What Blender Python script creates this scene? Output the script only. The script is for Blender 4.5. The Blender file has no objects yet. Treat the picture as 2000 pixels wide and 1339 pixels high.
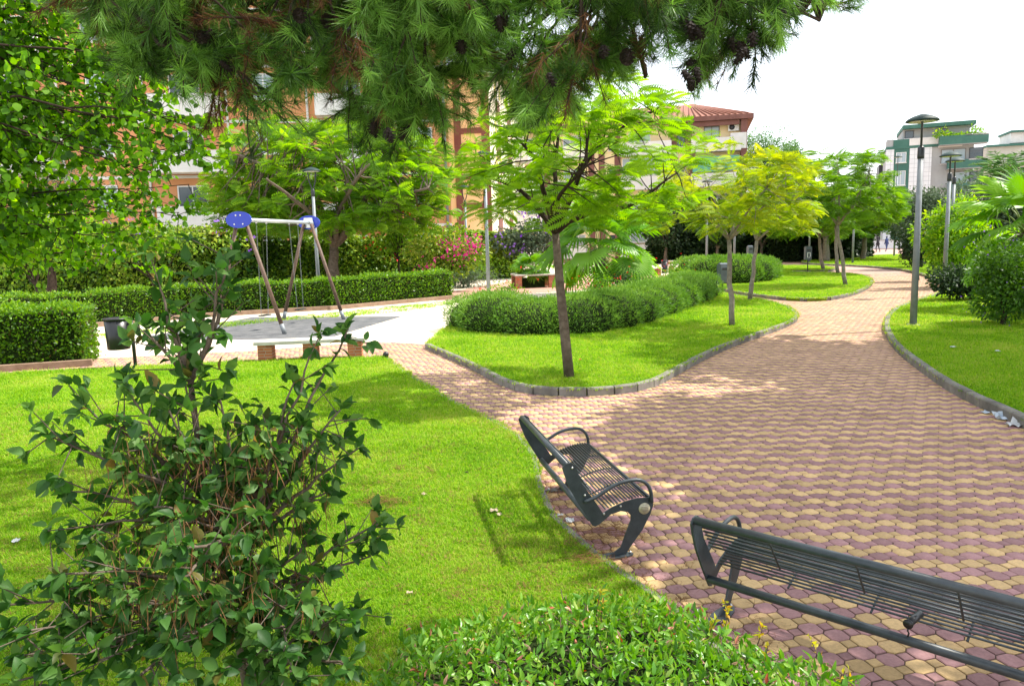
import bpy, math, random
import numpy as np
from mathutils import Vector, Matrix

rng = np.random.default_rng(7)
random.seed(7)
SC = bpy.context.scene
COL = SC.collection

# ------------------------------------------------------------------ camera, sky, sun, exposure
f, H, ROLL = 1450.0, 2.35, 0.028
PITCH = math.atan((669.5 - 472) / f)
FW = np.array([0, math.cos(PITCH), -math.sin(PITCH)])
R0 = np.array([1.0, 0, 0]); U0 = np.array([0, math.sin(PITCH), math.cos(PITCH)])
RT = math.cos(ROLL) * R0 - math.sin(ROLL) * U0
UP = math.sin(ROLL) * R0 + math.cos(ROLL) * U0
CAM = np.array([0, 0, H])
cd = bpy.data.cameras.new('camera'); cam = bpy.data.objects.new('camera', cd); COL.objects.link(cam)
cd.sensor_fit = 'HORIZONTAL'; cd.sensor_width = 36; cd.lens = 36 * f / 2000; cd.clip_start = 0.05; cd.clip_end = 3000
m = Matrix.Identity(4)
for i in range(3):
    m[i][0] = RT[i]; m[i][1] = UP[i]; m[i][2] = -FW[i]; m[i][3] = CAM[i]
cam.matrix_world = m
SC.camera = cam

SUN_EL, SUN_AZ = math.radians(56), math.radians(12)       # azimuth measured from +X towards +Y
SUNV = np.array([math.cos(SUN_EL) * math.cos(SUN_AZ), math.cos(SUN_EL) * math.sin(SUN_AZ), math.sin(SUN_EL)])
w = bpy.data.worlds.new('World'); SC.world = w; w.use_nodes = True
nt = w.node_tree; nt.nodes.clear()
sky = nt.nodes.new('ShaderNodeTexSky'); sky.sky_type = 'NISHITA'; sky.sun_disc = False
sky.sun_elevation = SUN_EL; sky.sun_rotation = math.pi / 2 - SUN_AZ
sky.air_density = 1.0; sky.dust_density = 1.5; sky.ozone_density = 0.8
bg = nt.nodes.new('ShaderNodeBackground'); bg.inputs[1].default_value = 0.15
wo = nt.nodes.new('ShaderNodeOutputWorld')
veil = nt.nodes.new('ShaderNodeMix'); veil.data_type = 'RGBA'; veil.inputs[0].default_value = 0.62      # thin white cloud over the whole sky
veil.inputs[7].default_value = (7.6, 7.7, 7.9, 1)
nt.links.new(sky.outputs[0], veil.inputs[6]); nt.links.new(veil.outputs[2], bg.inputs[0]); nt.links.new(bg.outputs[0], wo.inputs[0])
sl = bpy.data.lights.new('sun', 'SUN'); sl.energy = 4.2; sl.angle = math.radians(0.55); sl.color = (1.0, 0.94, 0.84)
so = bpy.data.objects.new('sun', sl); COL.objects.link(so)
so.rotation_euler = Vector(SUNV).to_track_quat('Z', 'Y').to_euler()
so.location = (20, 5, 30)
SC.view_settings.view_transform = 'Standard'; SC.view_settings.look = 'None'
SC.view_settings.gamma = 1.0; SC.view_settings.use_curve_mapping = False
SC.view_settings.exposure = 1.0
SC.render.engine = 'CYCLES'
SC.cycles.use_denoising = True
SC.cycles.max_bounces = 8; SC.cycles.transparent_max_bounces = 8

# ------------------------------------------------------------------ pixel helpers (photo is 2000 x 1339)
def ray(x, y): return FW + RT * (x - 1000) / f + UP * (669.5 - y) / f
def G(x, y, z=0.0):
    d = ray(x, y); return CAM + d * ((z - H) / d[2])
def at(x, y, Y):
    d = ray(x, y); return CAM + d * (Y / d[1])
def PX(P):
    v = np.atleast_2d(P) - CAM; k = v @ FW
    return np.stack([1000 + f * (v @ RT) / k, 669.5 - f * (v @ UP) / k, k], 1)

# ------------------------------------------------------------------ materials
def rgb(h):
    return h if len(h) == 4 else (*h, 1.0)
def new_mat(name):
    mt = bpy.data.materials.new(name); mt.use_nodes = True
    n = mt.node_tree; n.nodes.clear()
    o = n.nodes.new('ShaderNodeOutputMaterial'); return mt, n, o
def ramp(n, cols, fac):
    r = n.nodes.new('ShaderNodeValToRGB')
    els = r.color_ramp.elements
    while len(els) < len(cols): els.new(0.5)
    for i, c in enumerate(cols):
        els[i].position = i / max(1, len(cols) - 1) if not isinstance(c[0], tuple) else c[1]
        els[i].color = rgb(c if not isinstance(c[0], tuple) else c[0])
    n.links.new(fac, r.inputs[0]); return r.outputs[0]
def noise(n, scale, detail=4, rough=0.6, coord='obj'):
    if coord == 'obj':
        tc = n.nodes.new('ShaderNodeTexCoord'); v = tc.outputs['Object']
    else:
        tc = n.nodes.new('ShaderNodeNewGeometry'); v = tc.outputs['Position']
    t = n.nodes.new('ShaderNodeTexNoise'); t.inputs['Scale'].default_value = scale
    t.inputs['Detail'].default_value = detail; t.inputs['Roughness'].default_value = rough
    n.links.new(v, t.inputs['Vector']); return t.outputs['Fac']
def surf(name, cols, scale=3, rough=0.8, bump=0.0, bscale=40, metal=0.0, coord='obj', spec=0.4, island=0.0):
    """noise-varied surface; island>0 also varies value per object"""
    mt, n, o = new_mat(name)
    b = n.nodes.new('ShaderNodeBsdfPrincipled')
    fac = noise(n, scale, 6, 0.65, coord)
    c = ramp(n, [(cols[0], 0.3), (cols[-1], 0.7)] if len(cols) == 2 else cols, fac)
    if island:
        oi = n.nodes.new('ShaderNodeObjectInfo'); mr = n.nodes.new('ShaderNodeMapRange')
        mr.inputs['To Min'].default_value = 1 - island; mr.inputs['To Max'].default_value = 1 + island
        n.links.new(oi.outputs['Random'], mr.inputs['Value'])
        hs = n.nodes.new('ShaderNodeHueSaturation'); n.links.new(mr.outputs[0], hs.inputs['Value'])
        n.links.new(c, hs.inputs['Color']); c = hs.outputs[0]
    n.links.new(c, b.inputs['Base Color'])
    b.inputs['Roughness'].default_value = rough; b.inputs['Metallic'].default_value = metal
    b.inputs['Specular IOR Level'].default_value = spec
    if bump:
        bp = n.nodes.new('ShaderNodeBump'); bp.inputs['Strength'].default_value = bump; bp.inputs['Distance'].default_value = 0.02
        n.links.new(noise(n, bscale, 5, 0.7, coord), bp.inputs['Height']); n.links.new(bp.outputs[0], b.inputs['Normal'])
    n.links.new(b.outputs[0], o.inputs[0]); return mt
def leafmat(name, cols, trans=0.45, tcol=1.6, rough=0.45, spec=0.35, patch=None):
    """leaf: colour by per-leaf attribute rnd, part of the light goes through"""
    mt, n, o = new_mat(name)
    a = n.nodes.new('ShaderNodeAttribute'); a.attribute_name = 'rnd'
    fac = a.outputs['Fac']
    if patch:
        ns = noise(n, patch, 3, 0.6, 'world')
        mx = n.nodes.new('ShaderNodeMath'); mx.operation = 'MULTIPLY_ADD'; mx.inputs[1].default_value = 1.3; mx.inputs[2].default_value = -0.65
        n.links.new(ns, mx.inputs[0])
        ad = n.nodes.new('ShaderNodeMath'); ad.operation = 'ADD'; ad.use_clamp = True
        n.links.new(mx.outputs[0], ad.inputs[0]); n.links.new(fac, ad.inputs[1]); fac = ad.outputs[0]
    c = ramp(n, cols, fac)
    b = n.nodes.new('ShaderNodeBsdfPrincipled'); n.links.new(c, b.inputs['Base Color'])
    b.inputs['Roughness'].default_value = rough; b.inputs['Specular IOR Level'].default_value = spec
    t = n.nodes.new('ShaderNodeBsdfTranslucent')
    h = n.nodes.new('ShaderNodeHueSaturation'); h.inputs['Hue'].default_value = 0.49; h.inputs['Value'].default_value = tcol; h.inputs['Saturation'].default_value = 1.1
    n.links.new(c, h.inputs['Color']); n.links.new(h.outputs[0], t.inputs['Color'])
    mx = n.nodes.new('ShaderNodeMixShader'); mx.inputs[0].default_value = trans
    n.links.new(b.outputs[0], mx.inputs[1]); n.links.new(t.outputs[0], mx.inputs[2]); n.links.new(mx.outputs[0], o.inputs[0])
    return mt
def plain(name, c, rough=0.6, metal=0.0, spec=0.5, alpha=None):
    mt, n, o = new_mat(name); b = n.nodes.new('ShaderNodeBsdfPrincipled')
    b.inputs['Base Color'].default_value = rgb(c); b.inputs['Roughness'].default_value = rough
    b.inputs['Metallic'].default_value = metal; b.inputs['Specular IOR Level'].default_value = spec
    n.links.new(b.outputs[0], o.inputs[0]); return mt

M = {}
M['sand'] = surf('sand', [(0.50, 0.43, 0.33), (0.68, 0.60, 0.48)], 0.9, 0.95, 0.25, 60, coord='world', spec=0.1)
M['joint'] = surf('joint', [(0.055, 0.042, 0.034), (0.13, 0.095, 0.075)], 5, 0.95, 0.3, 60, coord='world', spec=0.1)
M['farpave'] = surf('farpave', [(0.36, 0.22, 0.19), (0.47, 0.32, 0.25)], 1.2, 0.85, 0.1, 30, coord='world', spec=0.2)
M['redpave'] = surf('redpave', [(0.36, 0.19, 0.14), (0.47, 0.28, 0.21)], 0.8, 0.85, 0.2, 20, coord='world', spec=0.2)
M['soil'] = surf('soil', [(0.10, 0.15, 0.012), (0.18, 0.24, 0.025)], 1.3, 0.95, 0.5, 50, coord='world', spec=0.05)
M['kerb'] = surf('kerb', [(0.12, 0.115, 0.10), (0.27, 0.25, 0.22)], 4, 0.9, 0.3, 90, coord='world', spec=0.2, island=0.16)
M['steel'] = surf('steel_paint', [(0.018, 0.026, 0.032), (0.042, 0.056, 0.064)], 14, 0.42, 0.05, 200, spec=0.5)
M['bolt'] = plain('bolt', (0.55, 0.55, 0.53), 0.35, 1.0)
M['badge'] = surf('badge', [(0.40, 0.36, 0.24), (0.58, 0.54, 0.40)], 60, 0.4, 0.1, 90, metal=0.3)
M['black'] = plain('black_plastic', (0.012, 0.013, 0.015), 0.35)
M['galv'] = surf('galvanised', [(0.17, 0.19, 0.205), (0.25, 0.27, 0.285)], 6, 0.55, 0.05, 60, metal=0.2)
M['lampgreen'] = plain('lamp_cap', (0.016, 0.038, 0.034), 0.6, 0, 0.25)
M['lampblack'] = plain('lamp_arm', (0.014, 0.018, 0.02), 0.4)
M['lampglass'] = plain('lamp_glass', (0.62, 0.64, 0.60), 0.25)
M['bark'] = surf('bark', [(0.075, 0.055, 0.042), (0.20, 0.16, 0.125)], 9, 0.9, 0.8, 35, spec=0.1)
M['barkpale'] = surf('bark_pale', [(0.16, 0.135, 0.11), (0.34, 0.30, 0.25)], 8, 0.9, 0.7, 30, spec=0.1)
M['barkdark'] = surf('bark_dark', [(0.022, 0.016, 0.012), (0.07, 0.05, 0.038)], 12, 0.9, 0.8, 40, spec=0.1)
M['core'] = surf('hedge_inside', [(0.010, 0.018, 0.006), (0.028, 0.045, 0.012)], 12, 0.95, 0.8, 30, spec=0.05)
M['timber'] = surf('timber', [(0.085, 0.052, 0.035), (0.17, 0.11, 0.08)], 10, 0.6, 0.3, 50)
M['blue'] = plain('blue_plastic', (0.012, 0.04, 0.42), 0.3)
M['alu'] = plain('aluminium', (0.60, 0.64, 0.66), 0.35, 0.6)
M['rubber'] = surf('rubber', [(0.075, 0.08, 0.085), (0.17, 0.17, 0.17)], 3, 0.9, 0.4, 120, coord='world', spec=0.2)
M['brick'] = surf('brick', [(0.34, 0.10, 0.045), (0.50, 0.19, 0.09)], 9, 0.85, 0.3, 60, island=0.2, spec=0.2)
M['mortar'] = surf('mortar', [(0.34, 0.31, 0.27), (0.45, 0.42, 0.37)], 12, 0.9, 0.3, 60)
M['slab'] = surf('concrete_slab', [(0.42, 0.39, 0.33), (0.55, 0.52, 0.45)], 5, 0.85, 0.2, 60)
M['edging'] = surf('edging', [(0.20, 0.125, 0.08), (0.34, 0.23, 0.16)], 4, 0.9, 0.3, 40, coord='world')
M['boxgrey'] = surf('bin_grey', [(0.07, 0.085, 0.10), (0.10, 0.12, 0.135)], 6, 0.5)
M['white'] = surf('white_paint', [(0.66, 0.66, 0.65), (0.80, 0.80, 0.79)], 2, 0.7)
M['orange'] = surf('orange_render', [(0.56, 0.255, 0.115), (0.64, 0.31, 0.15)], 0.6, 0.9, 0.1, 30, spec=0.1)
M['yellow'] = surf('yellow_render', [(0.74, 0.60, 0.34), (0.82, 0.69, 0.42)], 0.6, 0.9, 0.1, 30, spec=0.1)
M['brown'] = surf('brown_render', [(0.16, 0.075, 0.065), (0.22, 0.11, 0.095)], 1.2, 0.85, 0.1, 30, spec=0.1)
M['cream'] = surf('cream_render', [(0.70, 0.62, 0.46), (0.78, 0.71, 0.56)], 0.8, 0.9, 0.1, 30, spec=0.1)
M['parapet'] = surf('parapet', [(0.58, 0.57, 0.55), (0.72, 0.71, 0.69)], 0.7, 0.85, 0.1, 20, spec=0.1)
M['tile'] = surf('roof_tile', [(0.24, 0.105, 0.075), (0.34, 0.155, 0.11)], 3, 0.85, 0.4, 14)
M['glass'] = plain('window_glass', (0.05, 0.07, 0.085), 0.08, 0.0, 0.8)
M['glasslight'] = plain('window_glass_pale', (0.30, 0.38, 0.42), 0.12, 0.0, 0.8)
M['frame'] = plain('window_frame', (0.70, 0.70, 0.68), 0.5)
M['darkframe'] = plain('dark_frame', (0.03, 0.03, 0.035), 0.5)
M['shutter'] = plain('shutter', (0.16, 0.13, 0.11), 0.7)
M['shutteryellow'] = plain('shutter_yellow', (0.48, 0.40, 0.10), 0.7)
M['greenpaint'] = surf('green_paint', [(0.045, 0.125, 0.10), (0.065, 0.165, 0.13)], 0.8, 0.7, spec=0.2)
M['greenglass'] = plain('green_awning', (0.10, 0.34, 0.25), 0.5)
M['greywall'] = surf('grey_render', [(0.30, 0.31, 0.31), (0.38, 0.39, 0.39)], 0.6, 0.85, spec=0.1)
M['whitetile'] = surf('white_tile', [(0.62, 0.64, 0.66), (0.72, 0.74, 0.76)], 1.0, 0.35)
M['tilejoint'] = plain('tile_joint', (0.42, 0.44, 0.46), 0.8)
M['beige'] = surf('beige_render', [(0.46, 0.43, 0.36), (0.56, 0.53, 0.46)], 0.5, 0.9, spec=0.1)
M['rail'] = plain('railing', (0.05, 0.055, 0.06), 0.5)
M['acgrey'] = plain('ac_case', (0.62, 0.62, 0.58), 0.5)
M['paper'] = plain('paper', (0.55, 0.56, 0.56), 0.8)
M['plastic'] = plain('plastic_film', (0.46, 0.53, 0.60), 0.35)
M['leaflit'] = plain('dry_leaf', (0.42, 0.34, 0.22), 0.8)
M['leafred'] = plain('red_petal', (0.65, 0.03, 0.02), 0.6)
M['cone'] = surf('pine_cone', [(0.008, 0.005, 0.004), (0.024, 0.014, 0.010)], 20, 0.8, 0.6, 40)
M['skin'] = plain('skin', (0.42, 0.26, 0.19), 0.6)
M['cloth_dark'] = plain('dark_cloth', (0.018, 0.018, 0.022), 0.9)
M['cloth_blue'] = plain('blue_cloth', (0.03, 0.05, 0.14), 0.9)
M['carpaint'] = plain('car_paint', (0.05, 0.065, 0.085), 0.3, 0.3)
M['tyre'] = plain('tyre', (0.015, 0.015, 0.015), 0.8)

# pavers: two tints, varied by object or by attribute
def pavermat(name, base, by):
    mt, n, o = new_mat(name); b = n.nodes.new('ShaderNodeBsdfPrincipled')
    if by == 'obj':
        s = n.nodes.new('ShaderNodeObjectInfo').outputs['Random']
    else:
        a = n.nodes.new('ShaderNodeAttribute'); a.attribute_name = 'rnd'; s = a.outputs['Fac']
    lo = tuple(v * 0.78 for v in base); hi = tuple(min(1, v * 1.18) for v in base)
    c = ramp(n, [lo, base, hi], s)
    d = ramp(n, [((0.55, 0.52, 0.50), 0.25), ((0.92, 0.92, 0.92), 0.45), ((1.05, 1.05, 1.04), 0.7)], noise(n, 0.9, 8, 0.75, 'world'))
    d2 = ramp(n, [((0.84, 0.83, 0.82), 0.35), ((1.06, 1.05, 1.04), 0.65)], noise(n, 45, 4, 0.7, 'world'))
    mx = n.nodes.new('ShaderNodeMix'); mx.data_type = 'RGBA'; mx.blend_type = 'MULTIPLY'; mx.inputs[0].default_value = 1
    n.links.new(c, mx.inputs[6]); n.links.new(d, mx.inputs[7])
    m2 = n.nodes.new('ShaderNodeMix'); m2.data_type = 'RGBA'; m2.blend_type = 'MULTIPLY'; m2.inputs[0].default_value = 1
    n.links.new(mx.outputs[2], m2.inputs[6]); n.links.new(d2, m2.inputs[7])
    n.links.new(m2.outputs[2], b.inputs['Base Color'])
    b.inputs['Roughness'].default_value = 0.8; b.inputs['Specular IOR Level'].default_value = 0.25
    bp = n.nodes.new('ShaderNodeBump'); bp.inputs['Strength'].default_value = 0.25; bp.inputs['Distance'].default_value = 0.004
    n.links.new(noise(n, 140, 4, 0.7, 'world'), bp.inputs['Height']); n.links.new(bp.outputs[0], b.inputs['Normal'])
    n.links.new(b.outputs[0], o.inputs[0]); return mt
YEL, RED = (0.565, 0.39, 0.19), (0.355, 0.20, 0.20)
M['py_o'], M['pr_o'] = pavermat('paver_yellow', YEL, 'obj'), pavermat('paver_red', RED, 'obj')
M['py_a'], M['pr_a'] = pavermat('paver_yellow_field', YEL, 'attr'), pavermat('paver_red_field', RED, 'attr')

# foliage
M['L_grass'] = leafmat('grass_blade', [(0.09, 0.25, 0.008), (0.185, 0.40, 0.012), (0.29, 0.50, 0.022), (0.48, 0.47, 0.11)], 0.45, 1.5, 0.6, 0.15, patch=0.7)
M['L_dry'] = leafmat('dry_needle', [(0.12, 0.055, 0.022), (0.22, 0.11, 0.05), (0.32, 0.18, 0.085)], 0.2, 1.1, 0.8, 0.1)
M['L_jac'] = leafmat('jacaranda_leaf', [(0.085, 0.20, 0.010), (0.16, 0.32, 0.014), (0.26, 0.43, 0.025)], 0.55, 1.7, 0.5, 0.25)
M['L_jacy'] = leafmat('jacaranda_leaf_yellowing', [(0.11, 0.22, 0.010), (0.21, 0.32, 0.014), (0.37, 0.39, 0.02)], 0.5, 1.7, 0.5, 0.25)
M['L_jacd'] = leafmat('jacaranda_leaf_deep', [(0.06, 0.16, 0.012), (0.11, 0.25, 0.014), (0.19, 0.34, 0.02)], 0.45, 1.6, 0.5, 0.25)
M['L_lime'] = leafmat('lime_leaf', [(0.022, 0.070, 0.003), (0.085, 0.225, 0.008), (0.20, 0.40, 0.018)], 0.55, 2.0, 0.45, 0.3)
M['L_pine'] = leafmat('pine_needle', [(0.018, 0.046, 0.008), (0.055, 0.145, 0.018), (0.22, 0.42, 0.08)], 0.42, 1.6, 0.45, 0.4, patch=1.3)
M['L_pinebrown'] = leafmat('pine_needle_dead', [(0.06, 0.028, 0.013), (0.12, 0.055, 0.025), (0.20, 0.10, 0.045)], 0.25, 1.2, 0.7, 0.15)
M['L_hedge'] = leafmat('hedge_leaf', [((0.13, 0.085, 0.03), 0.0), ((0.035, 0.10, 0.006), 0.07), ((0.11, 0.26, 0.012), 0.5), ((0.26, 0.43, 0.026), 1.0)], 0.4, 1.5, 0.35, 0.5)
M['L_ivy'] = leafmat('ivy_leaf', [(0.04, 0.11, 0.008), (0.11, 0.23, 0.014), (0.25, 0.39, 0.03), (0.42, 0.46, 0.08)], 0.35, 1.4, 0.4, 0.4, patch=0.35)
M['L_rose'] = leafmat('rosemary_leaf', [(0.07, 0.175, 0.02), (0.15, 0.31, 0.038), (0.26, 0.43, 0.065)], 0.3, 1.4, 0.5, 0.3, patch=0.8)
M['L_shrub'] = leafmat('shrub_leaf', [((0.24, 0.17, 0.04), 0.0), ((0.016, 0.060, 0.010), 0.04), ((0.040, 0.125, 0.018), 0.5), ((0.11, 0.22, 0.045), 1.0)], 0.4, 1.7, 0.5, 0.3)
M['L_lent'] = leafmat('lentisk_leaf', [(0.045, 0.14, 0.010), (0.10, 0.28, 0.016), (0.19, 0.38, 0.04), (0.34, 0.42, 0.09)], 0.35, 1.5, 0.35, 0.5)
M['L_lentred'] = leafmat('lentisk_red', [(0.40, 0.08, 0.03), (0.55, 0.22, 0.14), (0.62, 0.42, 0.30)], 0.3, 1.2, 0.5, 0.3)
M['L_young'] = leafmat('young_leaf', [(0.35, 0.38, 0.03), (0.50, 0.46, 0.05), (0.55, 0.30, 0.04)], 0.45, 1.4, 0.5, 0.3)
M['L_palm'] = leafmat('palm_blade', [(0.08, 0.21, 0.014), (0.14, 0.33, 0.02), (0.24, 0.44, 0.05)], 0.5, 1.6, 0.4, 0.4)
M['L_olive'] = leafmat('grey_green_leaf', [(0.035, 0.065, 0.035), (0.075, 0.115, 0.06), (0.13, 0.18, 0.10)], 0.25, 1.3, 0.5, 0.3)
M['L_dark'] = leafmat('dark_leaf', [(0.010, 0.026, 0.010), (0.022, 0.050, 0.015), (0.05, 0.10, 0.025)], 0.25, 1.3, 0.5, 0.3)
M['L_far'] = leafmat('far_pine_leaf', [(0.035, 0.095, 0.024), (0.075, 0.18, 0.04), (0.14, 0.27, 0.07)], 0.3, 1.4, 0.5, 0.3)
M['L_bright'] = leafmat('bright_bush_leaf', [(0.08, 0.21, 0.008), (0.17, 0.36, 0.012), (0.34, 0.46, 0.02)], 0.45, 1.6, 0.4, 0.4)
M['L_mid'] = leafmat('mid_green_leaf', [(0.03, 0.085, 0.010), (0.065, 0.17, 0.014), (0.13, 0.27, 0.025)], 0.35, 1.5, 0.45, 0.3)
M['L_spread'] = leafmat('spreading_tree_leaf', [(0.08, 0.20, 0.014), (0.15, 0.31, 0.02), (0.26, 0.43, 0.03)], 0.5, 1.6, 0.5, 0.25)
M['L_mag'] = leafmat('magenta_bract', [(0.42, 0.008, 0.13), (0.62, 0.015, 0.24), (0.70, 0.05, 0.36)], 0.4, 1.2, 0.6, 0.2)
M['L_vio'] = leafmat('violet_flower', [(0.18, 0.05, 0.42), (0.26, 0.11, 0.52), (0.34, 0.20, 0.60)], 0.4, 1.2, 0.6, 0.2)
M['L_red'] = leafmat('red_flower', [(0.50, 0.012, 0.01), (0.65, 0.03, 0.02), (0.62, 0.14, 0.06)], 0.3, 1.2, 0.6, 0.2)

# ------------------------------------------------------------------ object helpers
def wloc(o):
    p = np.zeros(3)
    while o is not None:
        p = p + np.array(o.location); o = o.parent
    return p
def tag(o, label=None, cat=None, group=None, kind=None):
    if label: o['label'] = label
    if cat: o['category'] = cat
    if group: o['group'] = group
    if kind: o['kind'] = kind
    return o
def thing(name, label, cat, loc=(0, 0, 0), group=None, rz=0):
    o = bpy.data.objects.new(name, None); COL.objects.link(o); o.location = [float(v) for v in loc]
    o.rotation_euler = (0, 0, rz); o.empty_display_size = 0.2
    return tag(o, label, cat, group)
def link(name, me, parent=None):
    o = bpy.data.objects.new(name, me); COL.objects.link(o)
    if parent is not None: o.parent = parent
    return o
def npmesh(name, V, Fc, mats, parent=None, midx=None, rnd=None, smooth=False, local=False):
    """V (n,3), Fc (m,k) -> one mesh object; coordinates are world ones unless local"""
    V = np.asarray(V, float); Fc = np.asarray(Fc, np.int32)
    if parent is not None and not local: V = V - wloc(parent)
    me = bpy.data.meshes.new(name)
    me.vertices.add(len(V)); me.vertices.foreach_set('co', V.astype(np.float32).ravel())
    k = Fc.shape[1]
    me.loops.add(Fc.size); me.loops.foreach_set('vertex_index', Fc.ravel())
    me.polygons.add(len(Fc)); me.polygons.foreach_set('loop_start', np.arange(0, Fc.size, k, dtype=np.int32))
    if not isinstance(mats, (list, tuple)): mats = [mats]
    for mm in mats: me.materials.append(mm)
    if midx is not None: me.polygons.foreach_set('material_index', np.asarray(midx, np.int32))
    if smooth: me.polygons.foreach_set('use_smooth', np.ones(len(Fc), bool))
    me.update(calc_edges=True)
    if rnd is not None:
        a = me.attributes.new('rnd', 'FLOAT', 'POINT'); a.data.foreach_set('value', np.asarray(rnd, np.float32))
    return link(name, me, parent)

class MB:
    def __init__(s): s.v = []; s.f = []; s.m = []; s.sm = []
    def add(s, vs, fs, mi=0, sm=False):
        b = len(s.v); s.v += [tuple(map(float, v)) for v in vs]
        for q in fs: s.f.append([i + b for i in q]); s.m.append(mi); s.sm.append(sm)
    def box(s, c, d, rz=0.0, mi=0, bev=0.0):
        x, y, z = [k / 2 for k in d]; ca, sa = math.cos(rz), math.sin(rz)
        if bev:
            b = bev; pts = []
            for sz, ins in ((-1, 0), (1, -1), (1, 0)):
                pass
            ring = lambda xx, yy, zz: [(-xx, -yy, zz), (xx, -yy, zz), (xx, yy, zz), (-xx, yy, zz)]
            L = ring(x, y, -z) + ring(x, y, z - b) + ring(x - b, y - b, z)
            fs = [(3, 2, 1, 0), (8, 9, 10, 11)]
            for k in (0, 4):
                for i in range(4): j = (i + 1) % 4; fs.append((k + i, k + j, k + 4 + j, k + 4 + i))
        else:
            L = [(-x, -y, -z), (x, -y, -z), (x, y, -z), (-x, y, -z), (-x, -y, z), (x, -y, z), (x, y, z), (-x, y, z)]
            fs = [(3, 2, 1, 0), (4, 5, 6, 7), (0, 1, 5, 4), (1, 2, 6, 5), (2, 3, 7, 6), (3, 0, 4, 7)]
        s.add([(c[0] + a * ca - b_ * sa, c[1] + a * sa + b_ * ca, c[2] + e) for a, b_, e in L], fs, mi)
        return s
    def tube(s, pts, rad, n=8, mi=0, cap=True):
        pts = [Vector([float(q) for q in p]) for p in pts]; N = len(pts)
        if not hasattr(rad, '__len__'): rad = [rad] * N
        T = [(pts[min(i + 1, N - 1)] - pts[max(i - 1, 0)]).normalized() for i in range(N)]
        ref = Vector((0, 0, 1)) if abs(T[0].z) < 0.9 else Vector((1, 0, 0))
        u = T[0].cross(ref).normalized(); vs = []; fs = []
        for i in range(N):
            u = (u - T[i] * u.dot(T[i])).normalized(); v = T[i].cross(u)
            for k in range(n):
                a = 2 * math.pi * k / n; vs.append(pts[i] + (u * math.cos(a) + v * math.sin(a)) * rad[i])
        for i in range(N - 1):
            for k in range(n):
                k2 = (k + 1) % n; fs.append((i * n + k, i * n + k2, (i + 1) * n + k2, (i + 1) * n + k))
        if cap: fs += [tuple(range(n - 1, -1, -1)), tuple(range((N - 1) * n, N * n))]
        s.add(vs, fs, mi, True); return s
    def lathe(s, c, prof, n=16, mi=0):
        vs = []; fs = []
        for r, z in prof:
            for k in range(n):
                a = 2 * math.pi * k / n; vs.append((c[0] + r * math.cos(a), c[1] + r * math.sin(a), c[2] + z))
        for i in range(len(prof) - 1):
            for k in range(n):
                k2 = (k + 1) % n; fs.append((i * n + k, i * n + k2, (i + 1) * n + k2, (i + 1) * n + k))
        fs += [tuple(range(n - 1, -1, -1)), tuple(range((len(prof) - 1) * n, len(prof) * n))]
        s.add(vs, fs, mi, True); return s
    def slab(s, poly, axis_o, ax, ay, az, t0, t1, mi=0):
        """extrude a 2D polygon given in the (ax, ay) frame at axis_o along az from t0 to t1"""
        o, ax, ay, az = [np.array(k, float) for k in (axis_o, ax, ay, az)]
        n = len(poly); vs = [o + ax * p[0] + ay * p[1] + az * t for t in (t0, t1) for p in poly]
        fs = [tuple(range(n - 1, -1, -1)), tuple(range(n, 2 * n))] + [(i, (i + 1) % n, n + (i + 1) % n, n + i) for i in range(n)]
        s.add(vs, fs, mi); return s
    def build(s, name, mats, parent=None, local=False):
        me = bpy.data.meshes.new(name); V = s.v
        if parent is not None and not local:
            o = wloc(parent); V = [(a - o[0], b - o[1], c - o[2]) for a, b, c in s.v]
        me.from_pydata(V, [], s.f)
        if not isinstance(mats, (list, tuple)): mats = [mats]
        for mm in mats: me.materials.append(mm)
        me.polygons.foreach_set('material_index', s.m); me.polygons.foreach_set('use_smooth', s.sm)
        me.update(); return link(name, me, parent)
def copy_tree(o, parent=None):
    c = o.copy(); COL.objects.link(c); c.parent = parent
    for ch in list(o.children): copy_tree(ch, c)
    return c

def catmull(P, step=0.25, closed=False):
    P = [np.array(p, float) for p in P]; N = len(P); out = []
    rngi = range(N if closed else N - 1)
    for i in rngi:
        p0 = P[(i - 1) % N] if closed or i > 0 else P[0]; p1 = P[i]; p2 = P[(i + 1) % N]
        p3 = P[(i + 2) % N] if closed or i + 2 < N else P[-1]
        k = max(1, int(np.linalg.norm(p2 - p1) / step))
        for j in range(k):
            t = j / k
            out.append(0.5 * ((2 * p1) + (-p0 + p2) * t + (2 * p0 - 5 * p1 + 4 * p2 - p3) * t * t + (-p0 + 3 * p1 - 3 * p2 + p3) * t ** 3))
    if not closed: out.append(P[-1])
    return np.array(out)
def inside(pts, poly):
    x, y = pts[:, 0], pts[:, 1]; r = np.zeros(len(pts), bool); n = len(poly); j = n - 1
    for i in range(n):
        xi, yi = poly[i][:2]; xj, yj = poly[j][:2]
        if yi != yj:
            c = ((yi > y) != (yj > y)) & (x < (xj - xi) * (y - yi) / (yj - yi) + xi); r ^= c
        j = i
    return r
def unit(a): return a / np.maximum(1e-9, np.linalg.norm(a, axis=-1, keepdims=True))
def rdir(n, g=rng): return unit(g.normal(size=(n, 3)))

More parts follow.
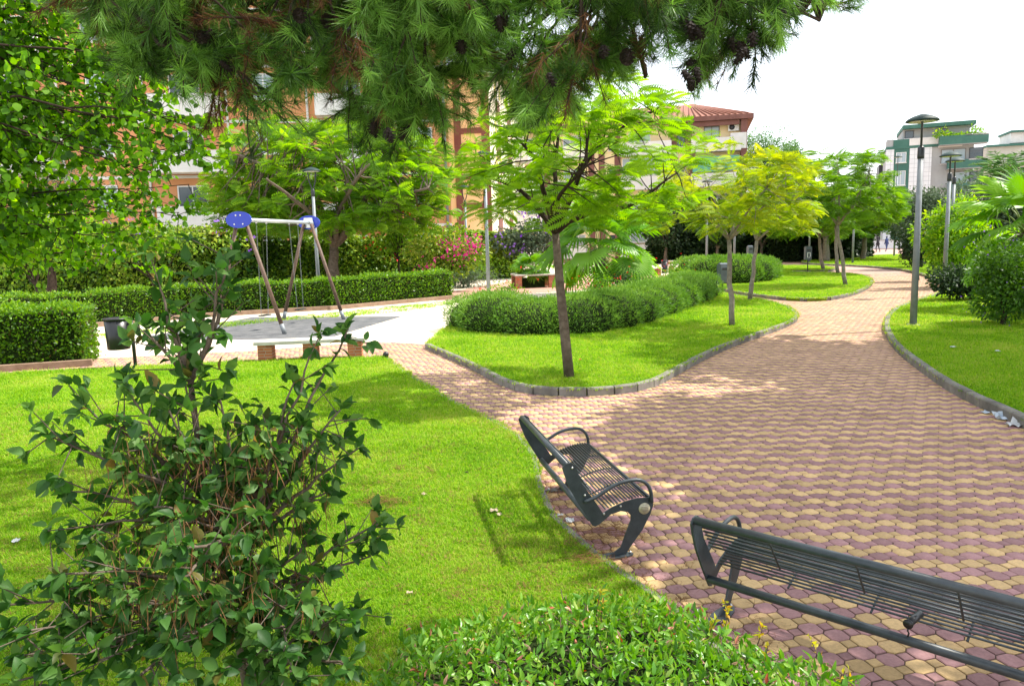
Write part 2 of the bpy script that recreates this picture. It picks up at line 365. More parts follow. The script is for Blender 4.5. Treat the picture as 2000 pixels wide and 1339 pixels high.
# leaf templates: x = width, y = along, z = normal
def T_kite(w=0.5, m=0.45, fold=0.0): return np.array([[0, 0, 0], [w / 2, m, fold], [0, 1, 0], [-w / 2, m, fold]]), [[0, 1, 2, 3]]
def T_leaf(w=0.5, fold=0.10, droop=0.18):
    v = [[0, 0, 0], [0, .3, .02], [0, .65, -.02], [0, 1, -droop], [w * .42, .25, fold], [w * .5, .5, fold], [w * .25, .82, fold * .5 - droop * .5],
         [-w * .42, .25, fold], [-w * .5, .5, fold], [-w * .25, .82, fold * .5 - droop * .5]]
    fs = [[0, 4, 5, 1], [1, 5, 6, 2], [2, 6, 3, 3], [0, 1, 8, 7], [1, 2, 9, 8], [2, 3, 9, 9]]
    return np.array(v), fs
def T_round(w=0.95):
    v = [[0, 0, 0], [w * .34, .12, .03], [w * .5, .42, .02], [w * .3, .76, 0], [0, 1.0, -.06], [-w * .3, .76, 0], [-w * .5, .42, .02], [-w * .34, .12, .03]]
    return np.array(v), [[0, 1, 2, 7], [7, 2, 3, 6], [6, 3, 4, 5]]
def T_frond(n=11, L=1.0, pl=0.30, pw=0.085, droop=0.35):
    v = []; fs = []
    for i in range(n):
        t = (i + 1.2) / (n + 0.6); y = L * t; z = -droop * t * t; l = pl * (0.55 + 0.8 * math.sin(math.pi * min(1, t * 0.9 + 0.12)))*0.8
        for s in (-1, 1):
            a = 0.55; dx, dy = s * math.cos(a) * l, math.sin(a) * l; b = len(v)
            nx, ny = -dy / l * pw / 2, dx / l * pw / 2 * 1
            v += [[0, y, z], [dx * .5 + nx, y + dy * .5 + ny, z - .01], [dx, y + dy, z - .05 * L], [dx * .5 - nx, y + dy * .5 - ny, z - .01]]
            fs.append([b, b + 1, b + 2, b + 3])
    return np.array(v), fs
def T_bunch(n=46, L=1.0, w=0.03, g=None):
    g = g or np.random.default_rng(3); v = []; fs = []
    for i in range(n):
        a = g.uniform(0, 2 * math.pi); th = g.uniform(0.25, 1.05); y0 = g.uniform(-.5, .15); l = L * g.uniform(.7, 1.0)
        d = np.array([math.sin(th) * math.cos(a), math.cos(th), math.sin(th) * math.sin(a)]); p = np.array([0, y0, 0])
        s = unit(np.cross(d, g.normal(size=3))) * w / 2; b = len(v); sag = np.array([0, 0, 0])
        v += [list(p - s), list(p + s), list(p + d * l)]; fs.append([b, b + 1, b + 2])
    return np.array(v), fs
def T_fan(n=26, arc=3.6, split=0.55, g=None):
    g = g or np.random.default_rng(5); v = []; fs = []
    for i in range(n):
        a = -arc / 2 + arc * (i + .5) / n; l = 1.0 * (0.82 + 0.18 * math.cos(a * 0.8)) * g.uniform(.94, 1.04); da = arc / n * .5
        dr = -0.25 * g.uniform(.6, 1.5)
        p = lambda r, aa, z: [r * math.sin(aa), r * math.cos(aa), z]
        b = len(v)
        v += [p(.03, a, 0), p(split * l, a - da, -.03), p(split * l, a, .035), p(split * l, a + da, -.03), p(l * .85, a, dr * .5), p(l, a + g.uniform(-.05, .05), dr)]
        fs += [[b, b + 1, b + 2, b + 2], [b, b + 2, b + 3, b + 3], [b + 1, b + 4, b + 2, b + 2], [b + 2, b + 4, b + 3, b + 3], [b + 1, b + 5, b + 4, b + 4]]
    return np.array(v), fs

def scatter(name, pos, dirs, size, tmpl, mat, parent=None, roll=None, up=None, rnd=None, kind=None, g=rng, flat=0.0):
    """one mesh of many leaves: dirs = leaf axis, leaf normal biased to up"""
    TV, TF = tmpl; n = len(pos); size = np.broadcast_to(np.asarray(size, float), (n,))
    y = unit(np.asarray(dirs, float))
    nrm = rdir(n, g) * (1 - flat) + (np.array([0, 0, 1.0]) if up is None else np.asarray(up)) * (0.35 + flat)
    x = unit(np.cross(y, nrm)); z = np.cross(x, y)
    Rm = np.stack([x, y, z], 1)                                  # rows = local axes
    V = (TV[None] * size[:, None, None]) @ Rm + np.asarray(pos)[:, None, :]
    k = len(TV); Fq = np.array(TF, np.int32)
    if Fq.shape[1] == 4 and np.any(Fq[:, 2] == Fq[:, 3]):           # keep triangles valid: split to tris
        tr = []
        for q in Fq:
            tr.append([q[0], q[1], q[2]])
            if q[2] != q[3]: tr.append([q[0], q[2], q[3]])
        Fq = np.array(tr, np.int32)
    FF = (Fq[None] + (np.arange(n) * k)[:, None, None]).reshape(-1, Fq.shape[1])
    r = g.random(n) if rnd is None else np.clip(rnd, 0, 1)
    o = npmesh(name, V.reshape(-1, 3), FF, mat, parent, rnd=np.repeat(r, k))
    if kind: o['kind'] = kind
    return o

# ------------------------------------------------------------------ THE SETTING: ground, paths, lawns, kerbs
def flat(name, poly, z, mat, kind='structure'):
    mb = MB(); mb.add([(p[0], p[1], z) for p in poly], [tuple(range(len(poly)))])
    o = mb.build(name, mat); o['kind'] = kind; return o
gp = [(-900, -300), (900, -300), (900, 1600), (-900, 1600)]
flat('ground', gp, -0.014, M['sand'])

g2 = lambda L: [G(*p)[:2] for p in L]
# lawn outlines from the foot of their kerbs
ISL1 = catmull(g2([(835, 680), (880, 700), (930, 723), (980, 750), (1030, 766), (1090, 772), (1160, 772), (1230, 765), (1280, 752), (1320, 730), (1370, 703), (1430, 676), (1500, 651), (1540, 635), (1554, 622), (1535, 605), (1490, 591), (1440, 582), (1400, 574)]), 0.2)
ISL1 = np.vstack([ISL1, g2([(1375, 560), (1345, 551), (1290, 551), (1200, 567), (1100, 583), (1000, 600), (905, 622), (868, 650)])])
ISL2 = catmull(g2([(1400, 566), (1430, 572), (1480, 580), (1540, 587), (1600, 588), (1650, 581), (1688, 567), (1702, 554), (1692, 544), (1665, 538), (1620, 535.5), (1560, 535), (1545, 533.5), (1560, 532), (1610, 531), (1631, 527), (1612, 522.5), (1560, 521), (1500, 521), (1470, 526), (1440, 540), (1410, 556)]), 0.3, True)
RL = catmull(g2([(2150, 905), (2000, 832), (1950, 808), (1900, 785), (1850, 757), (1800, 722), (1760, 690), (1740, 665), (1732, 642), (1738, 622), (1760, 605), (1800, 590), (1835, 578), (1847, 567), (1838, 555), (1810, 541), (1760, 529), (1700, 523), (1640, 519.5), (1585, 517), (1567, 513), (1580, 507), (1640, 503), (1740, 499)]), 0.3)
RLP = np.vstack([RL, [[60, 70], [60, 30], [30, 9], [12, 4]]])
LL = catmull(g2([(752, 699), (800, 735), (850, 766), (900, 795), (960, 823), (1000, 846), (1030, 871), (1047, 905), (1052, 955), (1072, 1002), (1112, 1047), (1165, 1088), (1245, 1143), (1310, 1190), (1400, 1265), (1480, 1345)]), 0.15)
LLP = np.vstack([LL, [[1.25, 2.2], [1.1, -4], [-14, -4], [-14, 9]], g2([(-250, 742), (0, 732), (120, 725), (250, 719), (400, 711), (560, 704), (680, 700)])])
FL = catmull(g2([(1400, 522), (1478, 517), (1510, 513), (1548, 508.5), (1535, 506.5), (1490, 507), (1430, 510), (1330, 516)]), 0.5, True)

# brick paving: the bed between the pavers, then red paving by the planter and the far end of the walk
PATH = np.vstack([LL[:, :2] * 1.0, [[2.0, 1.0], [9, 1.0], [12, 4]], RL[:, :2], g2([(1740, 494), (1600, 500), (1500, 507), (1420, 515), (1380, 530), (1340, 548)]),
                  g2([(1345, 551), (1290, 551), (1100, 583), (905, 622), (850, 672), (720, 667), (500, 684), (180, 700), (-150, 710), (-200, 740), (0, 730), (400, 711), (700, 699)])])
flat('path', PATH, -0.008, M['joint'])
path = bpy.data.objects['path']
flat('plaza_paving', g2([(690, 588), (800, 577), (900, 566), (1000, 548), (1100, 540), (1330, 536), (1345, 548), (1180, 563), (1000, 574), (860, 586)]), -0.004, M['redpave'])
flat('far_street', [(20, 74), (80, 74), (120, 140), (10, 140)], -0.004, M['farpave'])

def lawn(name, poly, z):
    o = flat(name, poly, z, M['soil'])
    # side skirt so that the turf has depth
    P = np.array(poly); n = len(P); V = np.vstack([np.c_[P, np.full(n, z)], np.c_[P, np.full(n, -0.02)]])
    F_ = [[i, (i + 1) % n, n + (i + 1) % n, n + i] for i in range(n)]
    s = npmesh('turf_edge', V, F_, M['soil'], o); return o
lawn('lawn_island', ISL1, 0.10); lawn('lawn_island', ISL2, 0.10); lawn('lawn_right', RLP, 0.10)
lawn('lawn_left', LLP, 0.022); lawn('lawn_far', FL, 0.08)
HZ = {'ISL1': 0.10}

# kerbs: every stone is a piece of its kerb
_kb = {}
def kerb_mesh(w, h):
    k = (w, h)
    if k not in _kb:
        mb = MB(); mb.box((0, 0, 0), (1, w, h), bev=0.0)
        me = bpy.data.meshes.new('kerb_stone')
        x, y, z = .5, w / 2, h / 2; b = min(0.018, w * .2)
        vs = [(-x, -y, -z), (x, -y, -z), (x, y, -z), (-x, y, -z), (-x, -y, z - b), (x, -y, z - b), (x, y, z - b), (-x, y, z - b), (-x, -y + b, z), (x, -y + b, z), (x, y - b, z), (-x, y - b, z)]
        fs = [(3, 2, 1, 0), (8, 9, 10, 11), (0, 1, 5, 4), (4, 5, 9, 8), (2, 3, 7, 6), (6, 7, 11, 10), (1, 2, 6, 10, 9, 5), (3, 0, 4, 8, 11, 7)]
        me.from_pydata(vs, [], fs); me.materials.append(M['kerb']); me.update(); _kb[k] = me
    return _kb[k]
def kerb(name, line, w, top, bottom, near=0.42, far=1.0):
    root = bpy.data.objects.new(name, None); COL.objects.link(root); root['kind'] = 'structure'
    L = np.r_[0, np.cumsum(np.linalg.norm(np.diff(line, axis=0), axis=1))]
    h = top - bottom; s = 0.0; me = kerb_mesh(w, h)
    P = lambda t: np.array([np.interp(t, L, line[:, 0]), np.interp(t, L, line[:, 1])])
    while s < L[-1] - 0.05:
        p0 = P(s); st = near if p0[1] < 24 else far
        e = min(s + st, L[-1]); p1 = P(e); d = p1 - p0; l = np.linalg.norm(d); c = (p0 + p1) / 2
        nrm = np.array([-d[1], d[0]]) / max(l, 1e-6)
        o = link('kerb_stone', me, root)
        o.location = (c[0], c[1], bottom + h / 2 + rng.uniform(-.004, .004)); o.scale = (max(.03, l - .010), 1, 1)
        o.rotation_euler = (rng.uniform(-.015, .015), 0, math.atan2(d[1], d[0]) + rng.uniform(-.008, .008)); s = e
    return root
cl = lambda P: np.vstack([P, P[:1]])
k1n = len(catmull(g2([(835, 680), (880, 700)]), 0.2))
kerb('kerb_of_island', ISL1[:-8][:, :2], 0.11, 0.125, -0.03)
kerb('kerb_of_island', cl(ISL2), 0.12, 0.125, -0.03, 0.5, 1.0)
kerb('kerb_of_right_lawn', RL, 0.12, 0.135, -0.03)
kerb('kerb_of_left_lawn', LL, 0.075, 0.030, -0.03, 0.9)
kerb('kerb_of_left_lawn', np.array(LLP[-6:]), 0.08, 0.034, -0.03, 1.0)
kerb('kerb_of_far_lawn', cl(FL), 0.14, 0.11, -0.03, 1.0, 1.2)

# pavers: octagon + square blocks, laid in wavy yellow and red courses
D = 0.145; CH = 0.052; GAP = 0.0032; A1 = math.radians(-30)
e1 = np.array([math.cos(A1), math.sin(A1)]) * D; e2 = np.array([-math.sin(A1), math.cos(A1)]) * D
def octo(h, c): return [(-h + c, -h), (h - c, -h), (h, -h + c), (h, h - c), (h - c, h), (-h + c, h), (-h, h - c), (-h, -h + c)]
def block(kind):
    if kind == 0: P0 = octo(D / 2 - GAP, CH); P1 = octo(D / 2 - GAP - .005, CH)
    else:
        r = CH - GAP * 1.3; P0 = [(r, 0), (0, r), (-r, 0), (0, -r)]; P1 = [(k[0] * .87, k[1] * .87) for k in P0]
    n = len(P0); V = [(x, y, -.012) for x, y in P0] + [(x, y, -.0035) for x, y in P0] + [(x, y, 0) for x, y in P1]
    Fs = [(2 * n + i) for i in range(n)]
    return np.array(V), n, [tuple(Fs)] + [(k + i, k + (i + 1) % n, k + n + (i + 1) % n, k + n + i) for k in (0, n) for i in range(n)]
pe = PATH
ii, jj = np.meshgrid(np.arange(-180, 420), np.arange(-60, 420), indexing='ij'); ii = ii.ravel(); jj = jj.ravel()
C0 = ii[:, None] * e1 + jj[:, None] * e2
row = np.floor((ii - 2 * jj) / 2).astype(int) % 2
PC = np.vstack([C0, C0 + (e1 + e2) / 2]); PR = np.r_[row, row]; PK = np.r_[np.zeros(len(C0), int), np.ones(len(C0), int)]
q = PX(np.c_[PC, np.zeros(len(PC))])
ok = (PC[:, 1] > 1.5) & (PC[:, 1] < 42) & (q[:, 2] > .5) & (q[:, 0] > -500) & (q[:, 0] < 3300) & (q[:, 1] < 1900)
PC, PR, PK, q = PC[ok], PR[ok], PK[ok], q[ok]
ok = inside(PC, PATH)
for L_ in (ISL1, ISL2): ok &= ~inside(PC, L_)
ok &= ~inside(PC, LLP); ok &= ~inside(PC, RLP)
PC, PR, PK, q = PC[ok], PR[ok], PK[ok], q[ok]
yz = rng.normal(0, .0013, len(PC))
inv = (q[:, 0] > 0) & (q[:, 0] < 2000) & (q[:, 1] < 1339)
order = np.argsort(np.where(inv, q[:, 2], 1e6))
single = np.zeros(len(PC), bool); single[order[:300]] = True
bm_ = {}
for kd in (0, 1):
    for cc in (0, 1):
        V, n, Fs = block(kd); me = bpy.data.meshes.new('paver'); me.from_pydata([tuple(v) for v in V], [], Fs)
        me.materials.append(M['py_o'] if cc == 0 else M['pr_o']); me.update(); bm_[kd, cc] = me
for i in np.nonzero(single)[0]:
    o = link('paver', bm_[PK[i], PR[i]], path); o.location = (PC[i, 0], PC[i, 1], yz[i])
    o.rotation_euler = (rng.normal(0, .006), rng.normal(0, .006), A1 + rng.normal(0, .008))
# the remaining thousands as one field
rest = np.nonzero(~single)[0]; Vs = []; Fl = []; Mi = []; Rn = []; b = 0; loops = []
ca, sa = math.cos(A1), math.sin(A1); Rz = np.array([[ca, sa], [-sa, ca]])
me = bpy.data.meshes.new('paver_field'); tots = []
for kd in (0, 1):
    idx = rest[PK[rest] == kd]; V, n, Fs = block(kd); V = V[n:].copy(); V[:n, 2] = -.009; Fs = [tuple(i - n for i in q) for q in Fs if min(q) >= n]
    X = V.copy(); X[:, :2] = X[:, :2] @ Rz
    W = X[None] + np.c_[PC[idx], yz[idx]][:, None, :]
    tilt = rng.normal(0, .012, (len(idx), 2)); W[:, :, 2] += (X[None, :, :2] * tilt[:, None, :]).sum(2)
    Vs.append(W.reshape(-1, 3)); k = len(V)
    Rn.append(np.repeat(rng.random(len(idx)), k))
    for fc in Fs:
        L_ = (np.array(fc)[None] + (np.arange(len(idx)) * k)[:, None] + b)
        loops.append(L_.ravel()); tots.append(np.full(len(idx), len(fc))); Mi.append(PR[idx])
    b += k * len(idx)
Vs = np.vstack(Vs); loops = np.concatenate(loops).astype(np.int32); tots = np.concatenate(tots).astype(np.int32)
me.vertices.add(len(Vs)); me.vertices.foreach_set('co', Vs.astype(np.float32).ravel())
me.loops.add(len(loops)); me.loops.foreach_set('vertex_index', loops)
me.polygons.add(len(tots)); me.polygons.foreach_set('loop_start', np.r_[0, np.cumsum(tots)[:-1]].astype(np.int32))
me.materials.append(M['py_a']); me.materials.append(M['pr_a'])
me.polygons.foreach_set('material_index', np.concatenate(Mi).astype(np.int32)); me.update(calc_edges=True)
a_ = me.attributes.new('rnd', 'FLOAT', 'POINT'); a_.data.foreach_set('value', np.concatenate(Rn).astype(np.float32))
o = link('paver_field', me, path); o['kind'] = 'stuff'
print('pavers', len(PC), 'tris', int((tots - 2).sum()))
# beyond the pavers the walk is one surface
flat('far_path', g2([(1352, 549), (1380, 532), (1420, 517), (1500, 508), (1600, 501), (1740, 495), (1740, 499), (1640, 503), (1580, 507), (1567, 513), (1585, 517), (1640, 519.5), (1700, 523), (1760, 529), (1790, 536), (1700, 541.5), (1560, 541.5), (1400, 545)]), -0.0005, M['farpave'])

# ------------------------------------------------------------------ grass: tufts instanced on points
def tuft_source(name, n, hmin, hmax, spread, mat, wid=.0045, bend=.5, g=None):
    g = g or np.random.default_rng(11); V = []; F_ = []; R_ = []
    for i in range(n):
        a = g.uniform(0, 6.283); r = spread * math.sqrt(g.random()); p = np.array([r * math.cos(a), r * math.sin(a), -.004])
        h = g.uniform(hmin, hmax); d = np.array([math.cos(a + g.normal(0, .9)), math.sin(a + g.normal(0, .9)), 0]) * h * bend * g.uniform(.3, 1.4)
        s = np.array([-d[1], d[0], 0]); s = s / max(1e-6, np.linalg.norm(s)) * wid / 2; b = len(V)
        mid = p + d * .35 + np.array([0, 0, h * .6]); tip = p + d + np.array([0, 0, h])
        V += [p - s, p + s, mid + s * .8, mid - s * .8, tip]; R_ += [g.random()] * 5
        F_ += [[b, b + 1, b + 2], [b, b + 2, b + 3], [b + 3, b + 2, b + 4]]
    o = npmesh(name, np.array(V), np.array(F_), mat, rnd=R_); COL.objects.unlink(o); return o
def gn_points(name, pts, scl, src, label, cat):
    me = bpy.data.meshes.new(name); me.vertices.add(len(pts)); me.vertices.foreach_set('co', pts.astype(np.float32).ravel())
    a = me.attributes.new('scl', 'FLOAT', 'POINT'); a.data.foreach_set('value', scl.astype(np.float32))
    a = me.attributes.new('rz', 'FLOAT_VECTOR', 'POINT')
    rv = np.c_[rng.normal(0, .12, len(pts)), rng.normal(0, .12, len(pts)), rng.uniform(0, 6.28, len(pts))]
    a.data.foreach_set('vector', rv.astype(np.float32).ravel()); me.materials.append(src.data.materials[0])
    o = link(name, me); tr = bpy.data.node_groups.new('scatter_' + name, 'GeometryNodeTree')
    tr.interface.new_socket('Geometry', in_out='INPUT', socket_type='NodeSocketGeometry')
    tr.interface.new_socket('Geometry', in_out='OUTPUT', socket_type='NodeSocketGeometry')
    gi = tr.nodes.new('NodeGroupInput'); go = tr.nodes.new('NodeGroupOutput')
    mp = tr.nodes.new('GeometryNodeMeshToPoints'); ip = tr.nodes.new('GeometryNodeInstanceOnPoints')
    oi = tr.nodes.new('GeometryNodeObjectInfo'); oi.inputs['Object'].default_value = src; oi.inputs['As Instance'].default_value = True
    na = tr.nodes.new('GeometryNodeInputNamedAttribute'); na.data_type = 'FLOAT'; na.inputs['Name'].default_value = 'scl'
    nr = tr.nodes.new('GeometryNodeInputNamedAttribute'); nr.data_type = 'FLOAT_VECTOR'; nr.inputs['Name'].default_value = 'rz'
    lk = tr.links.new
    lk(gi.outputs[0], mp.inputs['Mesh']); lk(mp.outputs[0], ip.inputs['Points']); lk(oi.outputs['Geometry'], ip.inputs['Instance'])
    lk(nr.outputs['Attribute'], ip.inputs['Rotation']); lk(na.outputs['Attribute'], ip.inputs['Scale']); lk(ip.outputs[0], go.inputs[0])
    md = o.modifiers.new('scatter', 'NODES'); md.node_group = tr
    return tag(o, label, cat, kind='stuff')
tuft = tuft_source('grass_tuft', 20, .010, .026, .045, M['L_grass'], .004, .9)
def grass_points(poly, z, dens0, ymax, avoid=()):
    P = np.array(poly); lo, hi = P.min(0), P.max(0); hi = np.minimum(hi, [60, ymax]); lo = np.maximum(lo, [-30, 1.4])
    out = []; sc = []
    for y0 in np.arange(lo[1], hi[1], 1.0):
        yc = y0 + .5; d = min(dens0, dens0 * (5.0 / max(yc, 5.0)) ** 1.55); x0 = max(lo[0], -0.78 * yc - 1.2); x1 = min(hi[0], .78 * yc + 1.2)
        if x1 <= x0: continue
        n = int(d * (x1 - x0))
        p = np.c_[rng.uniform(x0, x1, n), rng.uniform(y0, y0 + 1, n)]; p = p[inside(p, poly)]
        for av in avoid: p = p[~inside(p, av)]
        s = (max(1.0, (yc / 5.0) ** .72)) * rng.uniform(.7, 1.25, len(p)); s = np.minimum(s, 3.2)
        out.append(p); sc.append(s)
    p = np.vstack(out); return np.c_[p, np.full(len(p), z)], np.concatenate(sc)
def shrink(P, dx):
    P = np.array(P); c = P.mean(0); return P
gr = [grass_points(LLP, .022, 2400, 26), ]
gn_points('grass', gr[0][0], gr[0][1], tuft, 'short sunlit turf of the left lawn behind the two steel benches', 'grass')
p_, s_ = grass_points(ISL1, .10, 2200, 40)
gn_points('grass', p_, s_, tuft, 'short turf on the kerbed island under the young fork-trunked tree', 'grass')
p_, s_ = grass_points(ISL2, .10, 2200, 60)
gn_points('grass', p_, s_, tuft, 'short turf on the second kerbed island inside the bend of the path', 'grass')
p_, s_ = grass_points(RLP, .10, 2200, 75)
gn_points('grass', p_, s_, tuft, 'short turf of the right lawn around the tall lamp posts and palms', 'grass')
p_, s_ = grass_points(FL, .08, 2000, 80)
gn_points('grass', p_, s_, tuft, 'small far patch of turf before the dark hedge', 'grass')
# thin grass strips in the sand along the clipped hedge
strip = np.array(g2([(640, 612), (760, 600), (890, 585), (905, 590), (800, 606), (700, 616), (600, 622), (420, 640), (200, 660), (190, 652), (400, 632)]))
p_, s_ = grass_points(strip, -.012, 420, 45)
gn_points('grass', p_, s_, tuft, 'thin worn grass strip in the sand before the long clipped hedge', 'grass')
# dry pine needles lying on the left lawn and by the benches
needle = tuft_source('fallen_needle', 9, .002, .012, .05, M['L_dry'], .0028, 6.0)
p_, s_ = grass_points(LLP, .04, 260, 11)
k_ = np.array([math.sin(a * 1.7 + 1) * math.cos(b_ * 1.3) for a, b_ in p_[:, :2]]); kp = k_ + rng.normal(0, .6, len(k_)) > -.1
gn_points('fallen_needles', p_[kp], s_[kp] * .9, needle, 'brown fallen pine needles strewn over the left lawn', 'pine needles')
pn = np.array([LL[i] for i in range(len(LL)) if 3.2 < LL[i][1] < 9.5]); n = 900
pp = pn[rng.integers(0, len(pn), n)] + np.c_[np.abs(rng.normal(.10, .22, n)), rng.normal(0, .12, n)]
gn_points('fallen_needles', np.c_[pp, np.full(n, .004)], rng.uniform(.6, 1.2, n), needle, 'brown pine needles gathered on the paving along the left lawn kerb', 'pine needles')

# ------------------------------------------------------------------ steel benches
def arc(c, r, a0, a1, n):
    return [(c[0] + r * math.cos(math.radians(a0 + (a1 - a0) * i / (n - 1))), c[1] + r * math.sin(math.radians(a0 + (a1 - a0) * i / (n - 1)))) for i in range(n)]
def bench(label, near_foot, far_foot, face, length, extra=False):
    """local frame: x = forward, y = along the bench, origin between the feet"""
    a, b_ = np.array(near_foot[:2]), np.array(far_foot[:2]); d = (b_ - a) / np.linalg.norm(b_ - a)
    c = a + d * length / 2
    rz = math.atan2(d[1], d[0]) - math.pi / 2
    root = thing('park_bench', label, 'bench', (c[0], c[1], 0), 'steel rod benches beside the lawn', rz)
    sgn = face                                     # +1: forward is the local +x, -1: the local -x
    P = lambda u, y, z: (sgn * u, y, z)
    hl = length / 2
    # side plate outline (u forward, z up)
    prof = ([(-.06, .014), (.07, .014), (.10, .06), (.20, .19), (.265, .31), (.285, .37), (.28, .41), (.255, .435), (.235, .435)] +
            [(.16, .437), (.06, .42), (-.04, .385), (-.105, .352)] +
            [(-.135, .42), (-.19, .53), (-.225, .60), (-.25, .70), (-.262, .745), (-.285, .765), (-.315, .76), (-.335, .73), (-.325, .68)] +
            [(-.293, .56), (-.236, .42), (-.168, .268), (-.150, .258), (-.125, .272), (-.045, .335), (.03, .352), (.085, .34), (.11, .31), (.108, .27), (.06, .15), (.03, .07)])
    lean = lambda u: u if u > -.10 else -.10 + (u + .10) * 1.32
    prof = [(lean(u), z * (.985 if u < -.1 else 1)) for u, z in prof]
    for sy in (-1, 1):
        mb = MB(); pr = prof if sgn > 0 else prof[::-1]
        mb.slab(pr, (0, sy * hl, 0), (sgn, 0, 0), (0, 0, 1), (0, 1, 0), -.006, .006)
        sp = mb.build('side_plate', M['steel'], root, True)
        # foot: pointed oval plate under the leg
        mb = MB(); ov = [(.12 * math.cos(t) * 1.25 - .02, .052 * math.sin(t)) for t in np.linspace(0, 6.283, 15)[:-1]]
        mb.slab(ov if sgn > 0 else ov[::-1], (0, sy * hl, 0), (sgn, 0, 0), (0, 1, 0), (0, 0, 1), .001, .013); ft = mb.build('foot_plate', M['steel'], root, True)
        for u in (.105, -.135):
            mb = MB(); mb.lathe(P(u, sy * hl, .013), [(.011, 0), (.011, .012), (.005, .02)], 8); mb.build('bolt', M['bolt'], ft, True)
        for (u, z) in ((lean(-.28), .715), (lean(-.21), .50), (-.10, .345), (.03, .39)):
            mb = MB(); mb.tube([P(u, sy * (hl + .004), z), P(u, sy * (hl + .013), z)], .0085, 8); mb.build('bolt', M['bolt'], sp, True)
        # armrest: bent tube
        arm = [P(lean(-.215), sy * (hl + .02), .455), P(-.16, sy * (hl + .02), .485), P(-.02, sy * (hl + .02), .56), P(.10, sy * (hl + .02), .585), P(.18, sy * (hl + .02), .58), P(.235, sy * (hl + .02), .54), P(.262, sy * (hl + .02), .48), P(.268, sy * (hl + .02), .40)]
        mb = MB(); A = catmull(arm, .03); mb.tube(A, .014, 10); mb.build('armrest', M['steel'], root, True)
        if not extra and sy == -1:
            mb = MB(); cc = P(.215, -hl - .006, .355)
            mb.tube([cc, (cc[0], cc[1] - .005, cc[2])], .044, 24); bd = mb.build('medallion', M['badge'], root, True); bd['label'] = 'round worn brass medallion'
            for k, (yy, ln) in enumerate(((.024, .03), (.012, .05), (0, .056), (-.012, .05), (-.022, .032))):
                mb = MB(); mb.box((cc[0], cc[1] - .0058, cc[2] + yy), (ln, .001, .0035)); mb.build('embossed_line', M['shutter'], bd, True)
    # seat rods follow the dip of the seat, back rods follow the lean of the back
    su = np.linspace(.245, -.085, 15)
    for u in su:
        z = np.interp(u, [-.105, -.04, .06, .16, .25], [.368, .395, .43, .447, .445])
        mb = MB(); mb.tube([P(u, -hl + .008, z), P(u, hl - .008, z)], .0062, 6); mb.build('seat_rod', M['steel'], root, True)
    for t in np.linspace(0.0, 1.0, 8):
        u = lean(-.170 - .105 * t); z = .52 + .205 * t
        mb = MB(); mb.tube([P(u, -hl + .008, z), P(u, hl - .008, z)], .0062, 6); mb.build('back_rod', M['steel'], root, True)
    for nm, (u, z), r in (('top_tube', (lean(-.310), .735), .024), ('lower_tube', (lean(-.178), .315), .024), ('front_tube', (.262, .425), .016)):
        mb = MB(); mb.tube([P(u, -hl + .008, z), P(u, hl - .008, z)], r, 12); mb.build(nm, M['steel'], root, True)
    for y in np.linspace(-.5, .5, 3) * length * .5:
        mb = MB(); mb.tube([P(lean(-.315), y, .725), P(lean(-.285), y, .68), P(lean(-.19), y, .51)], .006, 6); mb.build('back_strut', M['steel'], root, True)
        mb = MB(); mb.tube([P(u, y, np.interp(u, [-.105, -.04, .06, .16, .25], [.358, .385, .42, .437, .435]) - .008) for u in (.245, .16, .06, -.04, -.10)], .006, 6); mb.build('seat_cross_bar', M['steel'], root, True)
    if extra:
        mb = MB(); y = length * .12
        mb.tube([P(-.235, y, .42), P(-.10, y + .02, .425)], [.019, .019], 16); e_ = mb.build('tube_end', M['black'], root, True)
        mb = MB(); mb.tube([P(-.236, y, .42), P(-.241, y, .42)], .024, 16); mb.build('cap_ring', M['black'], e_, True)
        mb = MB(); mb.tube([P(-.235, y, .402), P(-.24, y, .385), P(-.232, y + .004, .37), P(-.238, y, .352)], .0045, 6); mb.build('loose_strap', M['black'], e_, True)
    return root
bench('dark steel rod bench with round medallion, facing the path beside the lawn kerb', G(1205, 1086), G(1100, 958), 1, 1.55)
_d = G(2000, 1310, .32) - G(1395, 1125, .32); _d /= np.linalg.norm(_d)
_f = G(1412, 1200); bench('dark steel rod bench cut by the right edge, seen from behind', _f, _f + _d, -1, 1.78, True)

# ------------------------------------------------------------------ lamp posts
def lamp_parts(root, h, pole_r=.072):
    mb = MB(); mb.box((0, 0, .012), (.30, .30, .024), bev=.006); mb.build('base_plate', M['galv'], root, True)
    hs = h * .80
    mb = MB(); mb.tube([(0, 0, .02), (0, 0, hs)], [pole_r * 1.12, pole_r * .82], 14); mb.build('pole', M['galv'], root, True)
    mb = MB(); mb.lathe((0, 0, hs - .02), [(.074, 0), (.076, .05), (.074, .24), (.05, .28)], 14); mb.build('sleeve', M['lampblack'], root, True)
    top = h - .17
    for s in (-1, 1):
        mb = MB(); mb.tube(catmull([(s * .02, 0, hs + .18), (s * .05, 0, hs + .34), (s * .115, 0, hs + .55), (s * .15, 0, top - .03), (s * .15, 0, top + .02)], .06), .026, 8); mb.build('lamp_arm', M['lampblack'], root, True)
    hd = MB().lathe((0, 0, top), [(.33, 0), (.355, .012), (.352, .03), (.30, .075), (.20, .125), (.10, .155), (.06, .17), (.01, .175)], 28).build('lamp_cap', M['lampgreen'], root, True)
    MB().lathe((0, 0, top - .012), [(.19, 0), (.29, .008), (.29, .0115)], 24).build('lamp_glass', M['lampglass'], hd, True)
lampA = None
